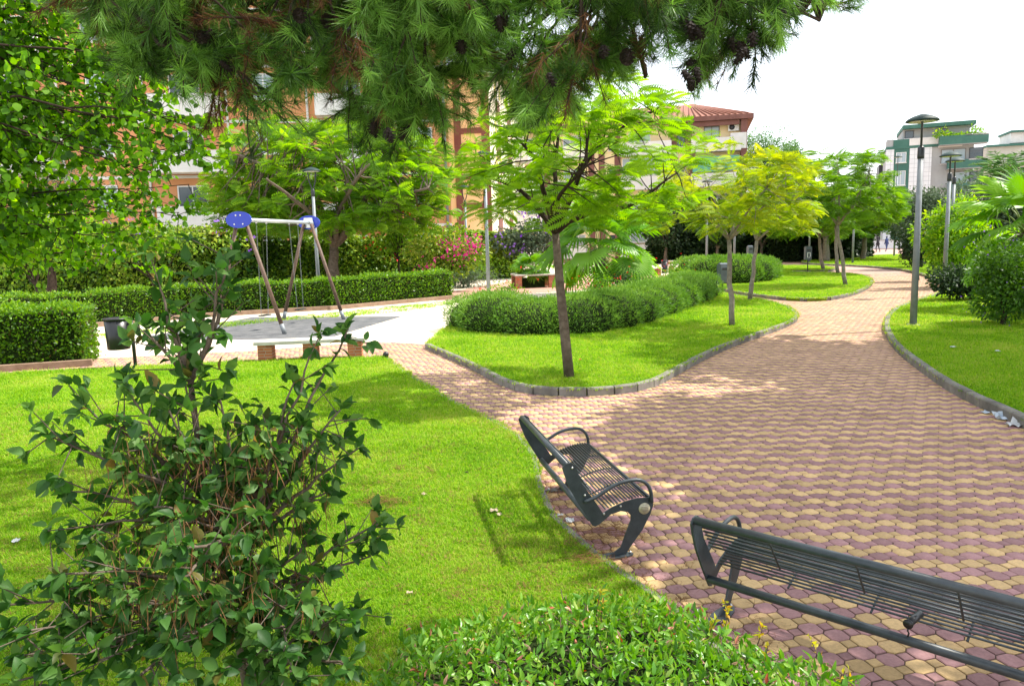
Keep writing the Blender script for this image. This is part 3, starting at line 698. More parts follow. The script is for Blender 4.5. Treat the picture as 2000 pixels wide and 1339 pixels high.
LAMP = [((1783, 643), 5.0, 'tall grey lamp post nearest on the right lawn by the path'), ((1843, 577), 5.05, 'second grey lamp post on the right lawn, beside the fan palm'),
        ((1853, 561), 5.2, 'lamp post half hidden behind the second one on the right lawn'), ((914, 560), 5.4, 'lamp post before the magenta bougainvillea'),
        ((955, 589), 5.9, 'grey lamp post standing in the sand left of the rounded hedge'), ((625, 598), 5.45, 'lamp post rising behind the swing and the long hedge'),
        ((1053, 535), 4.6, 'thin lamp post beyond the planter with the small palm'), ((1380, 531), 6.0, 'pale lamp post behind the second rounded hedge, left of the yellowing tree'),
        ((1434, 525), 5.4, 'pale lamp post behind the yellowing tree, before the dark hedge'), ((1580, 515), 4.9, 'lamp post behind the grey bin with the white sign'),
        ((1665, 517), 4.6, 'lamp post on the far lawn right of the slender trunks'), ((1746, 502), 9.0, 'small far lamp post before the green and white building'),
        ((1703, 500), 4.2, 'far thin lamp post left of the two walkers')]
for p, h, lb in LAMP:
    P = G(*p); zz = 0.10 if inside(np.array([P[:2]]), RLP)[0] or inside(np.array([P[:2]]), ISL2)[0] else -.012
    r = thing('lamp_post', lb, 'lamp post', (P[0], P[1], zz), 'park lamp posts', 1.07 if p[0] > 1500 else 0.35)
    lamp_parts(r, h - zz)

# ------------------------------------------------------------------ litter bins
P = G(265, 717)
r = thing('litter_bin', 'black round litter bin hung on a post by the sand', 'bin', (P[0], P[1], -.01), 'litter bins')
MB().tube([(0, 0, 0), (0, 0, 1.02)], .035, 12).build('post', M['black'], r, True)
bx, bz = -.30, .40
bk = MB(); bk.lathe((bx, 0, bz), [(.205, 0), (.215, .01), (.235, .62), (.228, .62), (.20, .05), (.02, .045)], 22); b1 = bk.build('bucket', M['black'], r, True)
MB().lathe((bx, 0, bz + .60), [(.238, 0), (.248, .005), (.25, .035), (.238, .045), (.229, .03)], 22).build('rim', M['black'], b1, True)
for z in (.55, .92): MB().box((-.045, 0, z), (.10, .05, .05)).build('bracket', M['black'], r, True)
lin = MB(); n = 22
lin.lathe((bx, 0, bz + .56), [(.225, 0), (.245, .075), (.258, .082), (.256, .05)], 18); lin.build('bag', M['lampblack'], r, True)

def box_bin(p, label, sign=False, rz=0.2, h=1.15):
    P = G(*p); r = thing('litter_bin', label, 'bin', (P[0], P[1], .09), 'litter bins', rz)
    MB().tube([(0, 0, 0), (0, 0, h - .2)], .028, 10).build('post', M['lampblack'], r, True)
    w_, d_, b0 = .36, .26, h - .78
    mb = MB(); mb.slab([(-.11, b0), (.13, b0), (.15, b0 + .70), (.02, h + .02), (-.14, h - .02), (-.15, b0 + .6)], (0, 0, 0), (0, 1, 0), (0, 0, 1), (1, 0, 0), -w_ / 2, w_ / 2)
    bd = mb.build('body', M['boxgrey'], r, True)
    MB().box((0, -.14, b0 + .56), (w_ * .7, .02, .10)).build('slot', M['black'], bd, True)
    if sign:
        mb = MB(); x0 = .13
        for (cx, cz, sx, sz) in ((0, .40, .20, .035), (-.085, .26, .035, .25), (.085, .28, .035, .21), (.02, .14, .10, .03)): mb.box((cx, -.156, b0 + cz), (sx, .006, sz))
        mb.build('pictogram', M['white'], bd, True)
    return r
box_bin((1411, 574), 'grey box litter bin on a post by the rounded hedge end', False, .35)
box_bin((1577, 534), 'grey box litter bin with a white sign on its face, on the island lawn', True, 0.0, 1.5)
box_bin((1464, 524), 'grey box litter bin behind the second rounded hedge', False, .25, 1.5)
P = G(1298, 533)
r = thing('litter_bin', 'small dark round litter bin beside the far brick bench', 'bin', (P[0], P[1], -.01), 'litter bins')
b1 = MB().lathe((0, 0, 0), [(.19, 0), (.20, .02), (.225, .80), (.215, .80), (.18, .1), (.02, .1)], 18).build('bucket', M['black'], r, True)
MB().lathe((0, 0, .78), [(.23, 0), (.245, .01), (.245, .06), (.22, .07)], 18).build('rim', M['lampblack'], b1, True)

# ------------------------------------------------------------------ brick benches
def brick_pier(root, cx, cy, rz, w_, d_, z0, z1, bl=.22):
    pr = MB(); ca, sa = math.cos(rz), math.sin(rz)
    hgt = z1 - z0; pr.box((cx, cy, z0 + hgt / 2), (w_ - .012, d_ - .012, hgt), rz)
    core = pr.build('pier', M['mortar'], root, True)
    nz = max(2, int(round(hgt / .068))); ch = hgt / nz
    me = bpy.data.meshes.new('brick'); q_ = MB(); q_.box((0, 0, 0), (1, 1, 1)); me.from_pydata(q_.v, [], q_.f); me.materials.append(M['brick']); me.update()
    for k in range(nz):
        z = z0 + (k + .5) * ch
        cuts = [-.5, .05, .5] if k % 2 else [-.5, -.05, .5]
        for i in range(2):
            a0, a1 = cuts[i] * w_, cuts[i + 1] * w_; lx = (a0 + a1) / 2
            o = link('brick', me, core); o.location = (cx + lx * ca, cy + lx * sa, z); o.rotation_euler = (0, 0, rz)
            o.scale = (a1 - a0 - .010, d_ + rng.uniform(-.003, .003), ch - .011)
def brick_bench(p0, p1, label, npier=3, depth=.42, h=.45, zs=-.01, planter=False):
    a, b_ = G(*p0), G(*p1); c = (a + b_) / 2; d = b_ - a; L = np.linalg.norm(d[:2]); rz = math.atan2(d[1], d[0])
    r = thing('brick_bench', label, 'bench', (c[0], c[1], zs), 'brick benches of the playground', rz)
    for t in np.linspace(-.5, .5, npier):
        brick_pier(r, t * (L - .36), 0, 0, .30, depth - .06, 0, h - .07)
    n = max(1, int(round(L / 1.2)))
    for k in range(n):
        x0 = -L / 2 - .03 + (L + .06) * k / n; x1 = -L / 2 - .03 + (L + .06) * (k + 1) / n
        MB().box(((x0 + x1) / 2, 0, h - .035), (x1 - x0 - .006, depth + .06, .075), bev=.01).build('seat_slab', M['slab'], r, True)
    return r
brick_bench((505, 706), (712, 697), 'brick and concrete bench beside the swing, nearest to the left lawn', 3)
brick_bench((1230, 541), (1288, 537), 'brick bench left of the small dark bin', 2, h=.5)
brick_bench((1306, 531), (1425, 527), 'long pale topped brick bench right of the small dark bin', 4, h=.5)
brick_bench((1305, 521), (1352, 520), 'farthest grey bench before the dark hedge', 2, h=.5)
# brick planter bench round the small palm
P = G(1042, 562)
r = thing('brick_planter', 'square brick planter bench holding the small palm', 'planter', (P[0], P[1] + .8, -.01), None, .12)
for sx in (-1, 1):
    for sy in (-1, 1): brick_pier(r, sx * .85, sy * .75, 0, .32, .32, 0, .62)
for (cx, cy, sx, sy) in ((0, -.75, 2.1, .42), (0, .75, 2.1, .42), (-.85, 0, .42, 1.07), (.85, 0, .42, 1.07)):
    MB().box((cx, cy, .66), (sx, sy, .08), bev=.01).build('seat_slab', M['slab'], r, True)
MB().box((0, 0, .24), (1.1, .9, .48)).build('soil_box', M['core'], r, True)

# ------------------------------------------------------------------ swing
A_r, A_l = G(536, 649), G(410, 655); B_l, B_r = G(564, 623), G(689, 623)
topA, topB = at(471, 431, (A_r[1] + A_l[1]) / 2 ), at(600, 433, (B_l[1] + B_r[1]) / 2)
ax = unit((topB - topA) * [1, 1, 0]); lat = np.array([ax[1], -ax[0], 0])
zt = (topA[2] + topB[2]) / 2; topA[2] = topB[2] = zt
root = thing('swing_set', 'timber swing frame with blue oval end caps on the rubber mat', 'swing', ((topA + topB) / 2 * [1, 1, 0]))
for tp in (topA, topB):
    for s in (-1, 1):
        foot = np.array([tp[0], tp[1], -.008]) + lat * s * 1.08; hi_ = tp + lat * s * .13 + np.array([0, 0, -.05])
        k = foot + (hi_ - foot) * .09
        MB().tube([foot + (hi_ - foot) * .05, hi_], [.058, .05], 10).build('leg', M['timber'], root)
        MB().tube([foot, k], [.0615, .0615], 10).build('leg_shoe', M['galv'], root)
MB().tube([topA - ax * .06, topB + ax * .06], .056, 14).build('beam', M['alu'], root)
for tp, s in ((topA, -1), (topB, 1)):
    ov = [(.39 * math.cos(t), .225 * math.sin(t)) for t in np.linspace(0, 2 * math.pi, 29)[:-1]]
    cap = MB().slab(ov if s > 0 else ov, tp + ax * s * .10, lat, (0, 0, 1), ax * s, 0, .03).build('end_cap', M['blue'], root)
    for (u, v) in ((-.07, .12), (.07, .12), (-.13, -.12), (.13, -.12)):
        c_ = tp + ax * s * .13 + lat * u + np.array([0, 0, v]); MB().tube([c_, c_ + ax * s * .014], .022, 10).build('bolt', M['white'], cap)
    MB().slab([(-.22, -.17), (.22, -.17), (.14, .15), (-.14, .15)], tp + ax * s * .055, lat, (0, 0, 1), ax * s, 0, .03).build('bracket_plate', M['alu'], root)
Lb = np.linalg.norm(topB - topA)
def chain(a, b_):
    n = int(np.linalg.norm(b_ - a) / .05); mb = MB(); d = unit(b_ - a); u = unit(np.cross(d, [0.3, 1, .1])); v = np.cross(d, u)
    for i in range(n):
        c = a + (b_ - a) * (i + .5) / n; s = u if i % 2 else v
        mb.tube([c - d * .030 - s * 0, c - d * .015 + s * .012, c + d * .015 + s * .012, c + d * .030, c + d * .015 - s * .012, c - d * .015 - s * .012, c - d * .030], .0034, 4, cap=False)
    return mb
for k, (t, sway) in enumerate(((.27, -.10), (.76, .05))):
    c = topA + (topB - topA) * t; sc_ = c + lat * sway; sc_ = np.array([sc_[0], sc_[1], .42])
    s_ = thing('hanging_swing', 'left black swing seat hanging on chains from the beam' if k == 0 else 'right black swing seat hanging on chains from the beam', 'swing', sc_, 'swing seats')
    MB().box(sc_, (.44, .17, .035), math.atan2(ax[1], ax[0]), bev=.01).build('seat', M['black'], s_)
    for s in (-1, 1):
        a = c + ax * s * .27 + np.array([0, 0, -.07]); b_ = sc_ + ax * s * .19 + np.array([0, 0, .02])
        chain(b_, a).build('chain', M['galv'], s_)
        MB().tube([a + np.array([0, 0, -.02]), a + np.array([0, 0, .10])], .028, 8).build('hanger', M['alu'], s_)
mat_c = ((topA + topB) / 2)[:2]
mo = np.array([mat_c + ax[:2] * u + lat[:2] * v for u, v in ((-3.0, -2.9), (2.8, -2.8), (2.8, 2.75), (-3.0, 2.8))])
mb = MB(); mb.add([(*p, z) for z in (-.014, -.006) for p in mo], [(3, 2, 1, 0), (4, 5, 6, 7)] + [(i, (i + 1) % 4, 4 + (i + 1) % 4, 4 + i) for i in range(4)])
tag(mb.build('rubber_mat', M['rubber']), 'dark grey rubber safety mat under the swing', 'mat')

# ------------------------------------------------------------------ TREES AND PLANTS
FR = T_frond(); FR2 = T_frond(7, 1.0, .36, .13, .3); KITE = T_kite(.55); THIN = T_kite(.22, .5); LEAF = T_leaf(); ROUND = T_round(); BUNCH = T_bunch(); FAN = T_fan()
def wig(a, b_, n, amp, g=rng, sag=0.0):
    t = np.linspace(0, 1, n)[:, None]; L = np.linalg.norm(b_ - a); P = a + (b_ - a) * t
    o = np.cumsum(g.normal(0, 1, (n, 3)), 0) * amp * L / n ** .5; o -= o[0] + (o[-1] - o[0]) * t
    P = P + o * (1 - 0.0 * t); P[:, 2] += sag * L * np.sin(np.pi * t[:, 0]); return P

def frond_tree(label, base, fork, center, rx, rz, mat, ntwig=90, per=7, size=.42, bark='bark', trunk_r=.09, seed=1, limbs=None, flatness=.35, cat='tree', name='young_tree', group=None, tmpl=FR, zb=None, ry=None, lean=None, shell=.3, limb_bark=None):
    """umbrella tree: trunk to fork, limbs, twigs that end in whorls of feathery fronds"""
    g = np.random.default_rng(seed); base, fork, center = [np.array(k, float) for k in (base, fork, center)]
    r = thing(name, label, cat, base, group); ry = ry or rx
    tk = wig(base - [0, 0, .03], fork, 7, .035, g) if lean is None else catmull([base - [0, 0, .03]] + lean + [fork], .4)
    MB().tube(tk, np.linspace(trunk_r * 1.15, trunk_r * .78, len(tk)), 10).build('trunk', M[bark], r)
    mb = MB(); tips = []
    if limbs is None:
        nl = 6; limbs = []
        for i in range(nl):
            a = 2 * math.pi * (i + g.uniform(-.3, .3)) / nl; e = g.uniform(.25, .8)
            limbs.append([fork, fork + (center - fork) * .5 + np.array([math.cos(a) * rx * .3, math.sin(a) * ry * .3, rz * .1 * e]), center + np.array([math.cos(a) * rx * .62, math.sin(a) * ry * .62, rz * (e - .25)])])
    LP = []
    for lb in limbs:
        q_ = catmull(lb, .25); q_ = q_ + np.cumsum(g.normal(0, .012, q_.shape), 0) * min(1, rx / 2)
        q_[0] = fork; mb.tube(q_, np.linspace(trunk_r * .66, trunk_r * .17, len(q_)), 7); LP.append(q_)
    allp = np.vstack([q_[len(q_) // 3:] for q_ in LP])
    pos = []; dr = []
    for i in range(ntwig):
        while True:
            v = rdir(1, g)[0] * g.random() ** shell
            if v[2] > -.75: break
        tip = center + v * [rx, ry, rz]
        if v[2] < 0: tip[2] = center[2] + v[2] * rz * (.55 + .45 * np.linalg.norm(v[:2]))
        st = allp[np.argmin(np.linalg.norm(allp - tip, axis=1) + g.uniform(0, .25 * rx, len(allp)))]
        tw = wig(st, tip, 5, .07, g); mb.tube(tw, np.linspace(trunk_r * .15, trunk_r * .05, 5), 4, cap=False)
        out = unit((tip - center) * [1, 1, .2])
        for k in range(per):
            a = g.uniform(0, 6.283); d = np.array([math.cos(a), math.sin(a), g.uniform(-.25, flatness)]) + out * .5
            t = g.uniform(.55, 1.0); p = tw[-1] * t + tw[-2] * (1 - t)
            pos.append(p + g.normal(0, .04, 3)); dr.append(d)
    mb.build('limbs', M[limb_bark or bark], r)
    pos = np.array(pos); dr = np.array(dr); hgt = (pos[:, 2] - center[2]) / rz
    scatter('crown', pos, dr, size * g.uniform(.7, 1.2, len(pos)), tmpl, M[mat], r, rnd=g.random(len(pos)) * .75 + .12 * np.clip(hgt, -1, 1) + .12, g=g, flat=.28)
    return r
def leaf_tree(label, base, center, R, mat, n, size, bark='barkdark', trunk_r=.12, seed=1, name='tree', cat='tree', group=None, tmpl=KITE, lobes=9, core=False, drop=0.0, parts=True):
    """tree or bush with a crown of many leaf faces gathered in lobes"""
    g = np.random.default_rng(seed); base, center, R = [np.array(k, float) for k in (base, center, R)]
    r = thing(name, label, cat, base, group); fork = base + (center - base) * .45
    mb = MB(); tk = wig(base - [0, 0, .03], fork, 5, .05, g); mb.tube(tk, np.linspace(trunk_r * 1.2, trunk_r * .7, 5), 8); mb.build('trunk', M[bark], r)
    lc = center + rdir(lobes, g) * R * .62 * g.random((lobes, 1)) ** .4
    mb = MB()
    for c in lc: mb.tube(wig(fork, c, 6, .07, g), np.linspace(trunk_r * .5, trunk_r * .1, 6), 5, cap=False)
    mb.build('limbs', M[bark], r)
    wch = g.integers(0, lobes, n); lr = g.uniform(.38, .62, lobes)
    d = rdir(n, g); rad = g.random(n) ** .33
    pos = lc[wch] + d * rad[:, None] * R * lr[wch][:, None]; pos[:, 2] -= drop * np.linalg.norm((pos - center)[:, :2] / R[:2], axis=1) ** 2
    pos[:, 2] = np.maximum(pos[:, 2], base[2] + .04)
    dd = d + g.normal(0, .6, (n, 3)) + np.array([0, 0, -.25])
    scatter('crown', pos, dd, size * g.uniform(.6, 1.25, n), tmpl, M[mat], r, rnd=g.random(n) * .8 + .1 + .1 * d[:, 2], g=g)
    return r

# --- the young tree on the near island, limbs laid out as they fork in the photograph
b0 = G(1112, 737, .10); Y0 = b0[1]
pt = lambda x, y, dy=0.0: at(x, y, Y0 + dy)
lim = [[pt(1085, 455), pt(1062, 425, .1), pt(1040, 392, .2), pt(1010, 368, .35), pt(975, 352, .5), pt(925, 335, .8)],
       [pt(1085, 455), pt(1072, 420, -.2), pt(1058, 370, -.5), pt(1048, 318, -.9), pt(1010, 270, -1.2)],
       [pt(1085, 455), pt(1090, 405, .1), pt(1085, 335, .4), pt(1096, 265, .7), pt(1112, 215, 1.0)],
       [pt(1085, 455), pt(1106, 402, -.1), pt(1132, 335, -.2), pt(1175, 278, -.4), pt(1225, 240, -.5), pt(1275, 215, -.6)],
       [pt(1085, 455), pt(1112, 430, .1), pt(1165, 410, .1), pt(1222, 404, .2), pt(1272, 374, .3), pt(1320, 338, .4)],
       [pt(1085, 455), pt(1098, 408, .4), pt(1120, 345, 1.0), pt(1150, 290, 1.6)],
       [pt(1085, 455), pt(1076, 410, -.6), pt(1110, 360, -1.3), pt(1150, 320, -1.7)],
       [pt(1085, 455), pt(1060, 430, .8), pt(1010, 395, 1.4), pt(950, 370, 1.9)]]
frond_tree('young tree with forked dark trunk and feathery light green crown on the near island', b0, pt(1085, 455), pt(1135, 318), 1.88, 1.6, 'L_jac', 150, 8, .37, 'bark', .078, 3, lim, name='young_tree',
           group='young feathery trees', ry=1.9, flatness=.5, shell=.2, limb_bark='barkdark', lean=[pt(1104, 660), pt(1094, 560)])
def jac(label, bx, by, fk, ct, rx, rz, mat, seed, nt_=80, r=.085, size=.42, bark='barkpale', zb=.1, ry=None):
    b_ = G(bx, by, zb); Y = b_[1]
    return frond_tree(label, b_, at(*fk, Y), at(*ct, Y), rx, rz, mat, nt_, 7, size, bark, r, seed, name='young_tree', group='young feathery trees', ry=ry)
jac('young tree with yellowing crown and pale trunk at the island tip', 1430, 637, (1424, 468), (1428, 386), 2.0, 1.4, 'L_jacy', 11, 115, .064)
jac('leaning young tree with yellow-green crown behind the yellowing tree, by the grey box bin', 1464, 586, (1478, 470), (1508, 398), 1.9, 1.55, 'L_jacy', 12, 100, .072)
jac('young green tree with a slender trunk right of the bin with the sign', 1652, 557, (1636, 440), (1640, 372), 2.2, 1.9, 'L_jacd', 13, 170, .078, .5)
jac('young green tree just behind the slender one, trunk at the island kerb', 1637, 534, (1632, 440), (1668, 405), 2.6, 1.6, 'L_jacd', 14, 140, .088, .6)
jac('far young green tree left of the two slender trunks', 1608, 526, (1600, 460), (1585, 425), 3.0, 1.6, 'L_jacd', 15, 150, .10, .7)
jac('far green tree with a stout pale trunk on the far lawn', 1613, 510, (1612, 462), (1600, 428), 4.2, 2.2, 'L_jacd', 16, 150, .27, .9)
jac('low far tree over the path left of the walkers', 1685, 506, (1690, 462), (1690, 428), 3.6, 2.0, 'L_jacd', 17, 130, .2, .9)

# big spreading tree behind the swing
Yb = 35.5
bb = G(648, 562, 0); bb = at(648, 562, Yb); bb[2] = 0
pb = lambda x, y, dy=0: at(x, y, Yb + dy)
lim = [[pb(652, 482), pb(690, 440), pb(715, 380), pb(760, 320), pb(800, 285, 1)], [pb(652, 482), pb(640, 430), pb(610, 380, -1), pb(540, 330, -2), pb(470, 300, -2)],
       [pb(652, 482), pb(672, 420, 1), pb(665, 350, 1.5), pb(650, 290, 2)], [pb(652, 482), pb(700, 430, -1), pb(770, 390, -2), pb(840, 370, -2.5)],
       [pb(652, 482), pb(630, 450, 1), pb(560, 410, 2), pb(480, 390, 3)], [pb(652, 482), pb(660, 420, -1.5), pb(690, 360, -3), pb(720, 320, -4)], [pb(652, 482), pb(620, 430, -2), pb(560, 380, -4), pb(520, 350, -5)]]
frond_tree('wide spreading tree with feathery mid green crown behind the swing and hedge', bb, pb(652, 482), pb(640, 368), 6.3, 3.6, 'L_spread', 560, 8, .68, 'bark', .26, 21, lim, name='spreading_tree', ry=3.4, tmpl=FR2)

# --- hedges
def hedge_box(label, A, B, width, h, n, size, mat='L_hedge', z0=-.01, kerbed=True, seed=5, name='clipped_hedge', group='clipped hedges'):
    """straight clipped hedge from ground point A to B (front foot line), depth away from the camera"""
    g = np.random.default_rng(seed); A, B = np.array(A[:2]), np.array(B[:2]); d = (B - A); L = np.linalg.norm(d); d /= L; nn = np.array([-d[1], d[0]])
    if nn[1] < 0: nn = -nn
    c = (A + B) / 2 + nn * width / 2; rz = math.atan2(d[1], d[0])
    r = thing(name, label, 'hedge', (c[0], c[1], z0), group)
    MB().box((c[0], c[1], z0 + h * .5 - .04), (L - .16, width - .16, h - .10), rz).build('stems', M['core'], r)
    if kerbed:
        k = (A + B) / 2 - nn * .12; MB().box((k[0], k[1], z0 + .07), (L + .3, .10, .16), rz, bev=.01).build('edging', M['edging'], r)
    ar = np.array([L * h, L * width, width * h, width * h, L * h * .4]); ar = ar / ar.sum(); w_ = g.choice(5, n, p=ar)
    u, v = g.random(n), g.random(n); P = np.zeros((n, 3)); N = np.zeros((n, 3))
    wob = lambda a: .05 * np.sin(a * 2.1 + seed) + .04 * np.sin(a * 5.3)
    s = (u - .5) * L
    P[:] = np.c_[s, np.zeros(n), v * h]; N[:, 1] = -1
    P[:, 1] = -width / 2 + .02 * np.sin(s * 3) + .05 * (v * 2 - 1) ** 4
    t = w_ == 1; P[t] = np.c_[s[t], (v[t] - .5) * width, h + wob(s[t])]; N[t] = [0, 0, 1]
    for k, sg in ((2, -1), (3, 1)):
        t = w_ == k; P[t] = np.c_[np.full(t.sum(), sg * L / 2), (u[t] - .5) * width, v[t] * h]; N[t] = [sg, 0, 0]
    t = w_ == 4; P[t] = np.c_[s[t], np.full(t.sum(), width / 2), v[t] * h]; N[t] = [0, 1, 0]
    P += N * g.normal(-.03, .045, n)[:, None]; P[:, 2] = np.maximum(P[:, 2], .03 + .05 * g.random(n))
    ca, sa = math.cos(rz), math.sin(rz); R_ = np.array([[ca, -sa, 0], [sa, ca, 0], [0, 0, 1]]); P = P @ R_.T + [c[0], c[1], z0]; N = N @ R_.T
    dd = N * .7 + g.normal(0, .6, (n, 3)) + [0, 0, .45]
    young = np.where(N[:, 2] > .5, .22, 0)
    scatter('foliage', P, dd, size * g.uniform(.6, 1.25, n), LEAF if size > .15 else T_kite(.62, .45, .06), M[mat], r, rnd=g.random(n) * .75 + young, g=g)
    return r
hedge_box('front end of the clipped hedge at the left edge, by the black bin', G(-260, 742), G(168, 713), 1.25, 1.22, 15000, .075, seed=6)
hedge_box('long clipped hedge behind the swing, left stretch', G(-420, 692), G(352, 622), 1.0, 1.10, 15000, .085, seed=7)
hedge_box('long clipped hedge behind the swing, stretch between the swing legs', G(345, 621), G(640, 604), .95, 1.12, 10000, .085, seed=8)
hedge_box('long clipped hedge behind the swing, right end stretch', G(648, 604), G(886, 582), 1.0, 1.15, 10000, .085, seed=9)

# tall ivy covered wall behind the playground
def ivy_wall(label, A, B, h, n, size, mat='L_ivy', seed=31, thick=.8, bump_=.45, name='ivy_wall', cat='wall', z0=-.01, top=.5):
    g = np.random.default_rng(seed); A, B = np.array(A[:2]), np.array(B[:2]); d = B - A; L = np.linalg.norm(d); d /= L; nn = np.array([d[1], -d[0]])
    if nn[1] > 0: nn = -nn
    c = (A + B) / 2; rz = math.atan2(d[1], d[0]); r = thing(name, label, cat, (c[0], c[1], z0))
    MB().box((c[0], c[1], z0 + h * .46), (L, thick * .5, h * .92), rz).build('wall', M['core'], r)
    s = g.random(n) * L; v = g.random(n); tp = g.random(n) < .18
    fld = lambda s, z: np.sin(s * .9 + z * 1.1 + seed) * .5 + np.sin(s * 2.3 - z * 1.7) * .3 + np.sin(s * 4.1 + z * 3.1) * .2
    hh = h + top * (np.sin(s * .55 + seed) * .5 + np.sin(s * 1.7) * .3 + g.normal(0, .25, n))
    z = np.where(tp, hh, v * hh); off = thick * .5 + bump_ * (fld(s, z) * .5 + .3) * (1 - .3 * v) + g.normal(0, .07, n)
    off = np.where(tp, g.uniform(-.5, .7, n) * thick, off)
    P = np.c_[A + d * s[:, None] + nn * off[:, None], z + z0]; N = np.tile([nn[0], nn[1], .2], (n, 1))
    dd = np.c_[g.normal(0, .5, (n, 2)), -np.abs(g.normal(.5, .4, n))] + N * .45
    scatter('ivy', P, dd, size * g.uniform(.6, 1.3, n), T_kite(.8, .4, .08), M[mat], r, up=N, rnd=g.random(n) * .8 + .12 * fld(s, z), g=g, flat=.3); return r
ivy_wall('tall ivy covered wall along the back of the playground, left part', G(-700, 620), G(520, 574), 3.4, 22000, .17, seed=31)
ivy_wall('ivy covered wall behind the spreading tree and the bougainvillea', G(500, 573), G(890, 556), 3.0, 14000, .17, seed=33)
ivy_wall('clipped ivy wall below the yellow building, right of the bougainvillea', G(900, 547), G(1010, 541), 3.1, 5000, .22, seed=35, bump_=.2, top=.2)
ivy_wall('very dark tall hedge closing the park behind the yellowing trees', G(1268, 514), G(1640, 508), 5.2, 11000, .42, 'L_dark', 36, 1.6, .8, 'tall_hedge', 'hedge', top=1.2)
ivy_wall('dark clipped hedge right of the stout far trunk', G(1625, 508), G(1688, 504), 3.0, 3000, .36, 'L_dark', 37, 1.2, .3, 'tall_hedge', 'hedge', top=.2)
hedge_box('low dark clipped hedge before the far dark wall of leaves', G(1505, 512), G(1557, 511), 1.5, 1.9, 2500, .24, 'L_dark', seed=41, kerbed=False, name='low_hedge', group=None)

# bougainvillea, violet flowers, bushes at the back
def flower_bush(label, center, R, n, size, leafm, flm, nf, fs, seed, name='flowering_bush', spots=None, cat='bush', flname='flowers'):
    g = np.random.default_rng(seed); c = np.array(center); R = np.array(R)
    r = leaf_tree(label, (c[0], c[1], -.01), c, R, leafm, n, size, trunk_r=.06, seed=seed, name=name, cat=cat, lobes=12)
    if spots is None: cen = c + rdir(14, g) * R * [1, 1, 1] * .95
    else: cen = np.array(spots)
    w_ = g.integers(0, len(cen), nf); P = cen[w_] + g.normal(0, 1, (nf, 3)) * [.28, .25, .25]
    scatter(flname, P, rdir(nf, g), fs * g.uniform(.6, 1.2, nf), T_kite(.8, .5, .1), M[flm], r, g=g); return r
Yv = 37.0
pv = lambda x, y, dy=0: at(x, y, Yv + dy)
flower_bush('magenta flowering bougainvillea climbing the ivy wall behind the lamp post', pv(875, 490), (2.6, 1.1, 1.5), 4200, .20, 'L_ivy', 'L_mag', 300, .13, 51, 'bougainvillea',
            [pv(895, 478, -1.1), pv(905, 488, -1.1), pv(925, 480, -1), pv(885, 500, -1.1), pv(920, 495, -1), pv(930, 470, -.8), pv(848, 512, -1), pv(835, 518, -1.1), pv(868, 475, -.9), pv(912, 470, -1)])
flower_bush('bush with small violet flowers behind the planter', at(1040, 472, 48), (2.6, 1.2, 1.9), 2600, .26, 'L_olive', 'L_vio', 150, .22, 52)
flower_bush('leafy bush with orange-red flowers hanging beside the spreading tree', at(775, 430, 38), (1.8, 1.0, 2.0), 2000, .22, 'L_jacd', 'L_red', 120, .16, 53)
flower_bush('tangle of climber with violet blossoms on top of the ivy wall', at(290, 470, 30), (4.2, 1.0, .9), 3500, .17, 'L_ivy', 'L_vio', 140, .15, 54)
flower_bush('light green climber mounded over the wall at the left edge', at(60, 475, 28), (3.0, 1.2, 1.5), 5200, .17, 'L_bright', 'L_mag', 60, .14, 55)
leaf_tree('grey-green olive tree behind the ivy wall at the left edge', at(95, 560, 33) * [1, 1, 0], at(95, 395, 33), (3.3, 2.5, 2.6), 'L_olive', 7000, .16, seed=56, name='olive_tree', tmpl=THIN, lobes=14, trunk_r=.2)
leaf_tree('low grey-green bush at the end of the long hedge, before the bougainvillea', at(905, 562, 39.5) * [1, 1, 0], at(905, 543, 39.5), (2.3, 1.0, .75), 'L_olive', 3500, .14, seed=57, name='low_bush', cat='bush', tmpl=THIN, lobes=14, trunk_r=.05)
leaf_tree('tall wispy bush behind the lamp post by the hedge end', at(915, 555, 41) * [1, 1, 0], at(918, 520, 41), (2.3, 1.0, 1.1), 'L_jacd', 3000, .15, seed=58, name='wispy_bush', cat='bush', tmpl=THIN, lobes=12, trunk_r=.05)

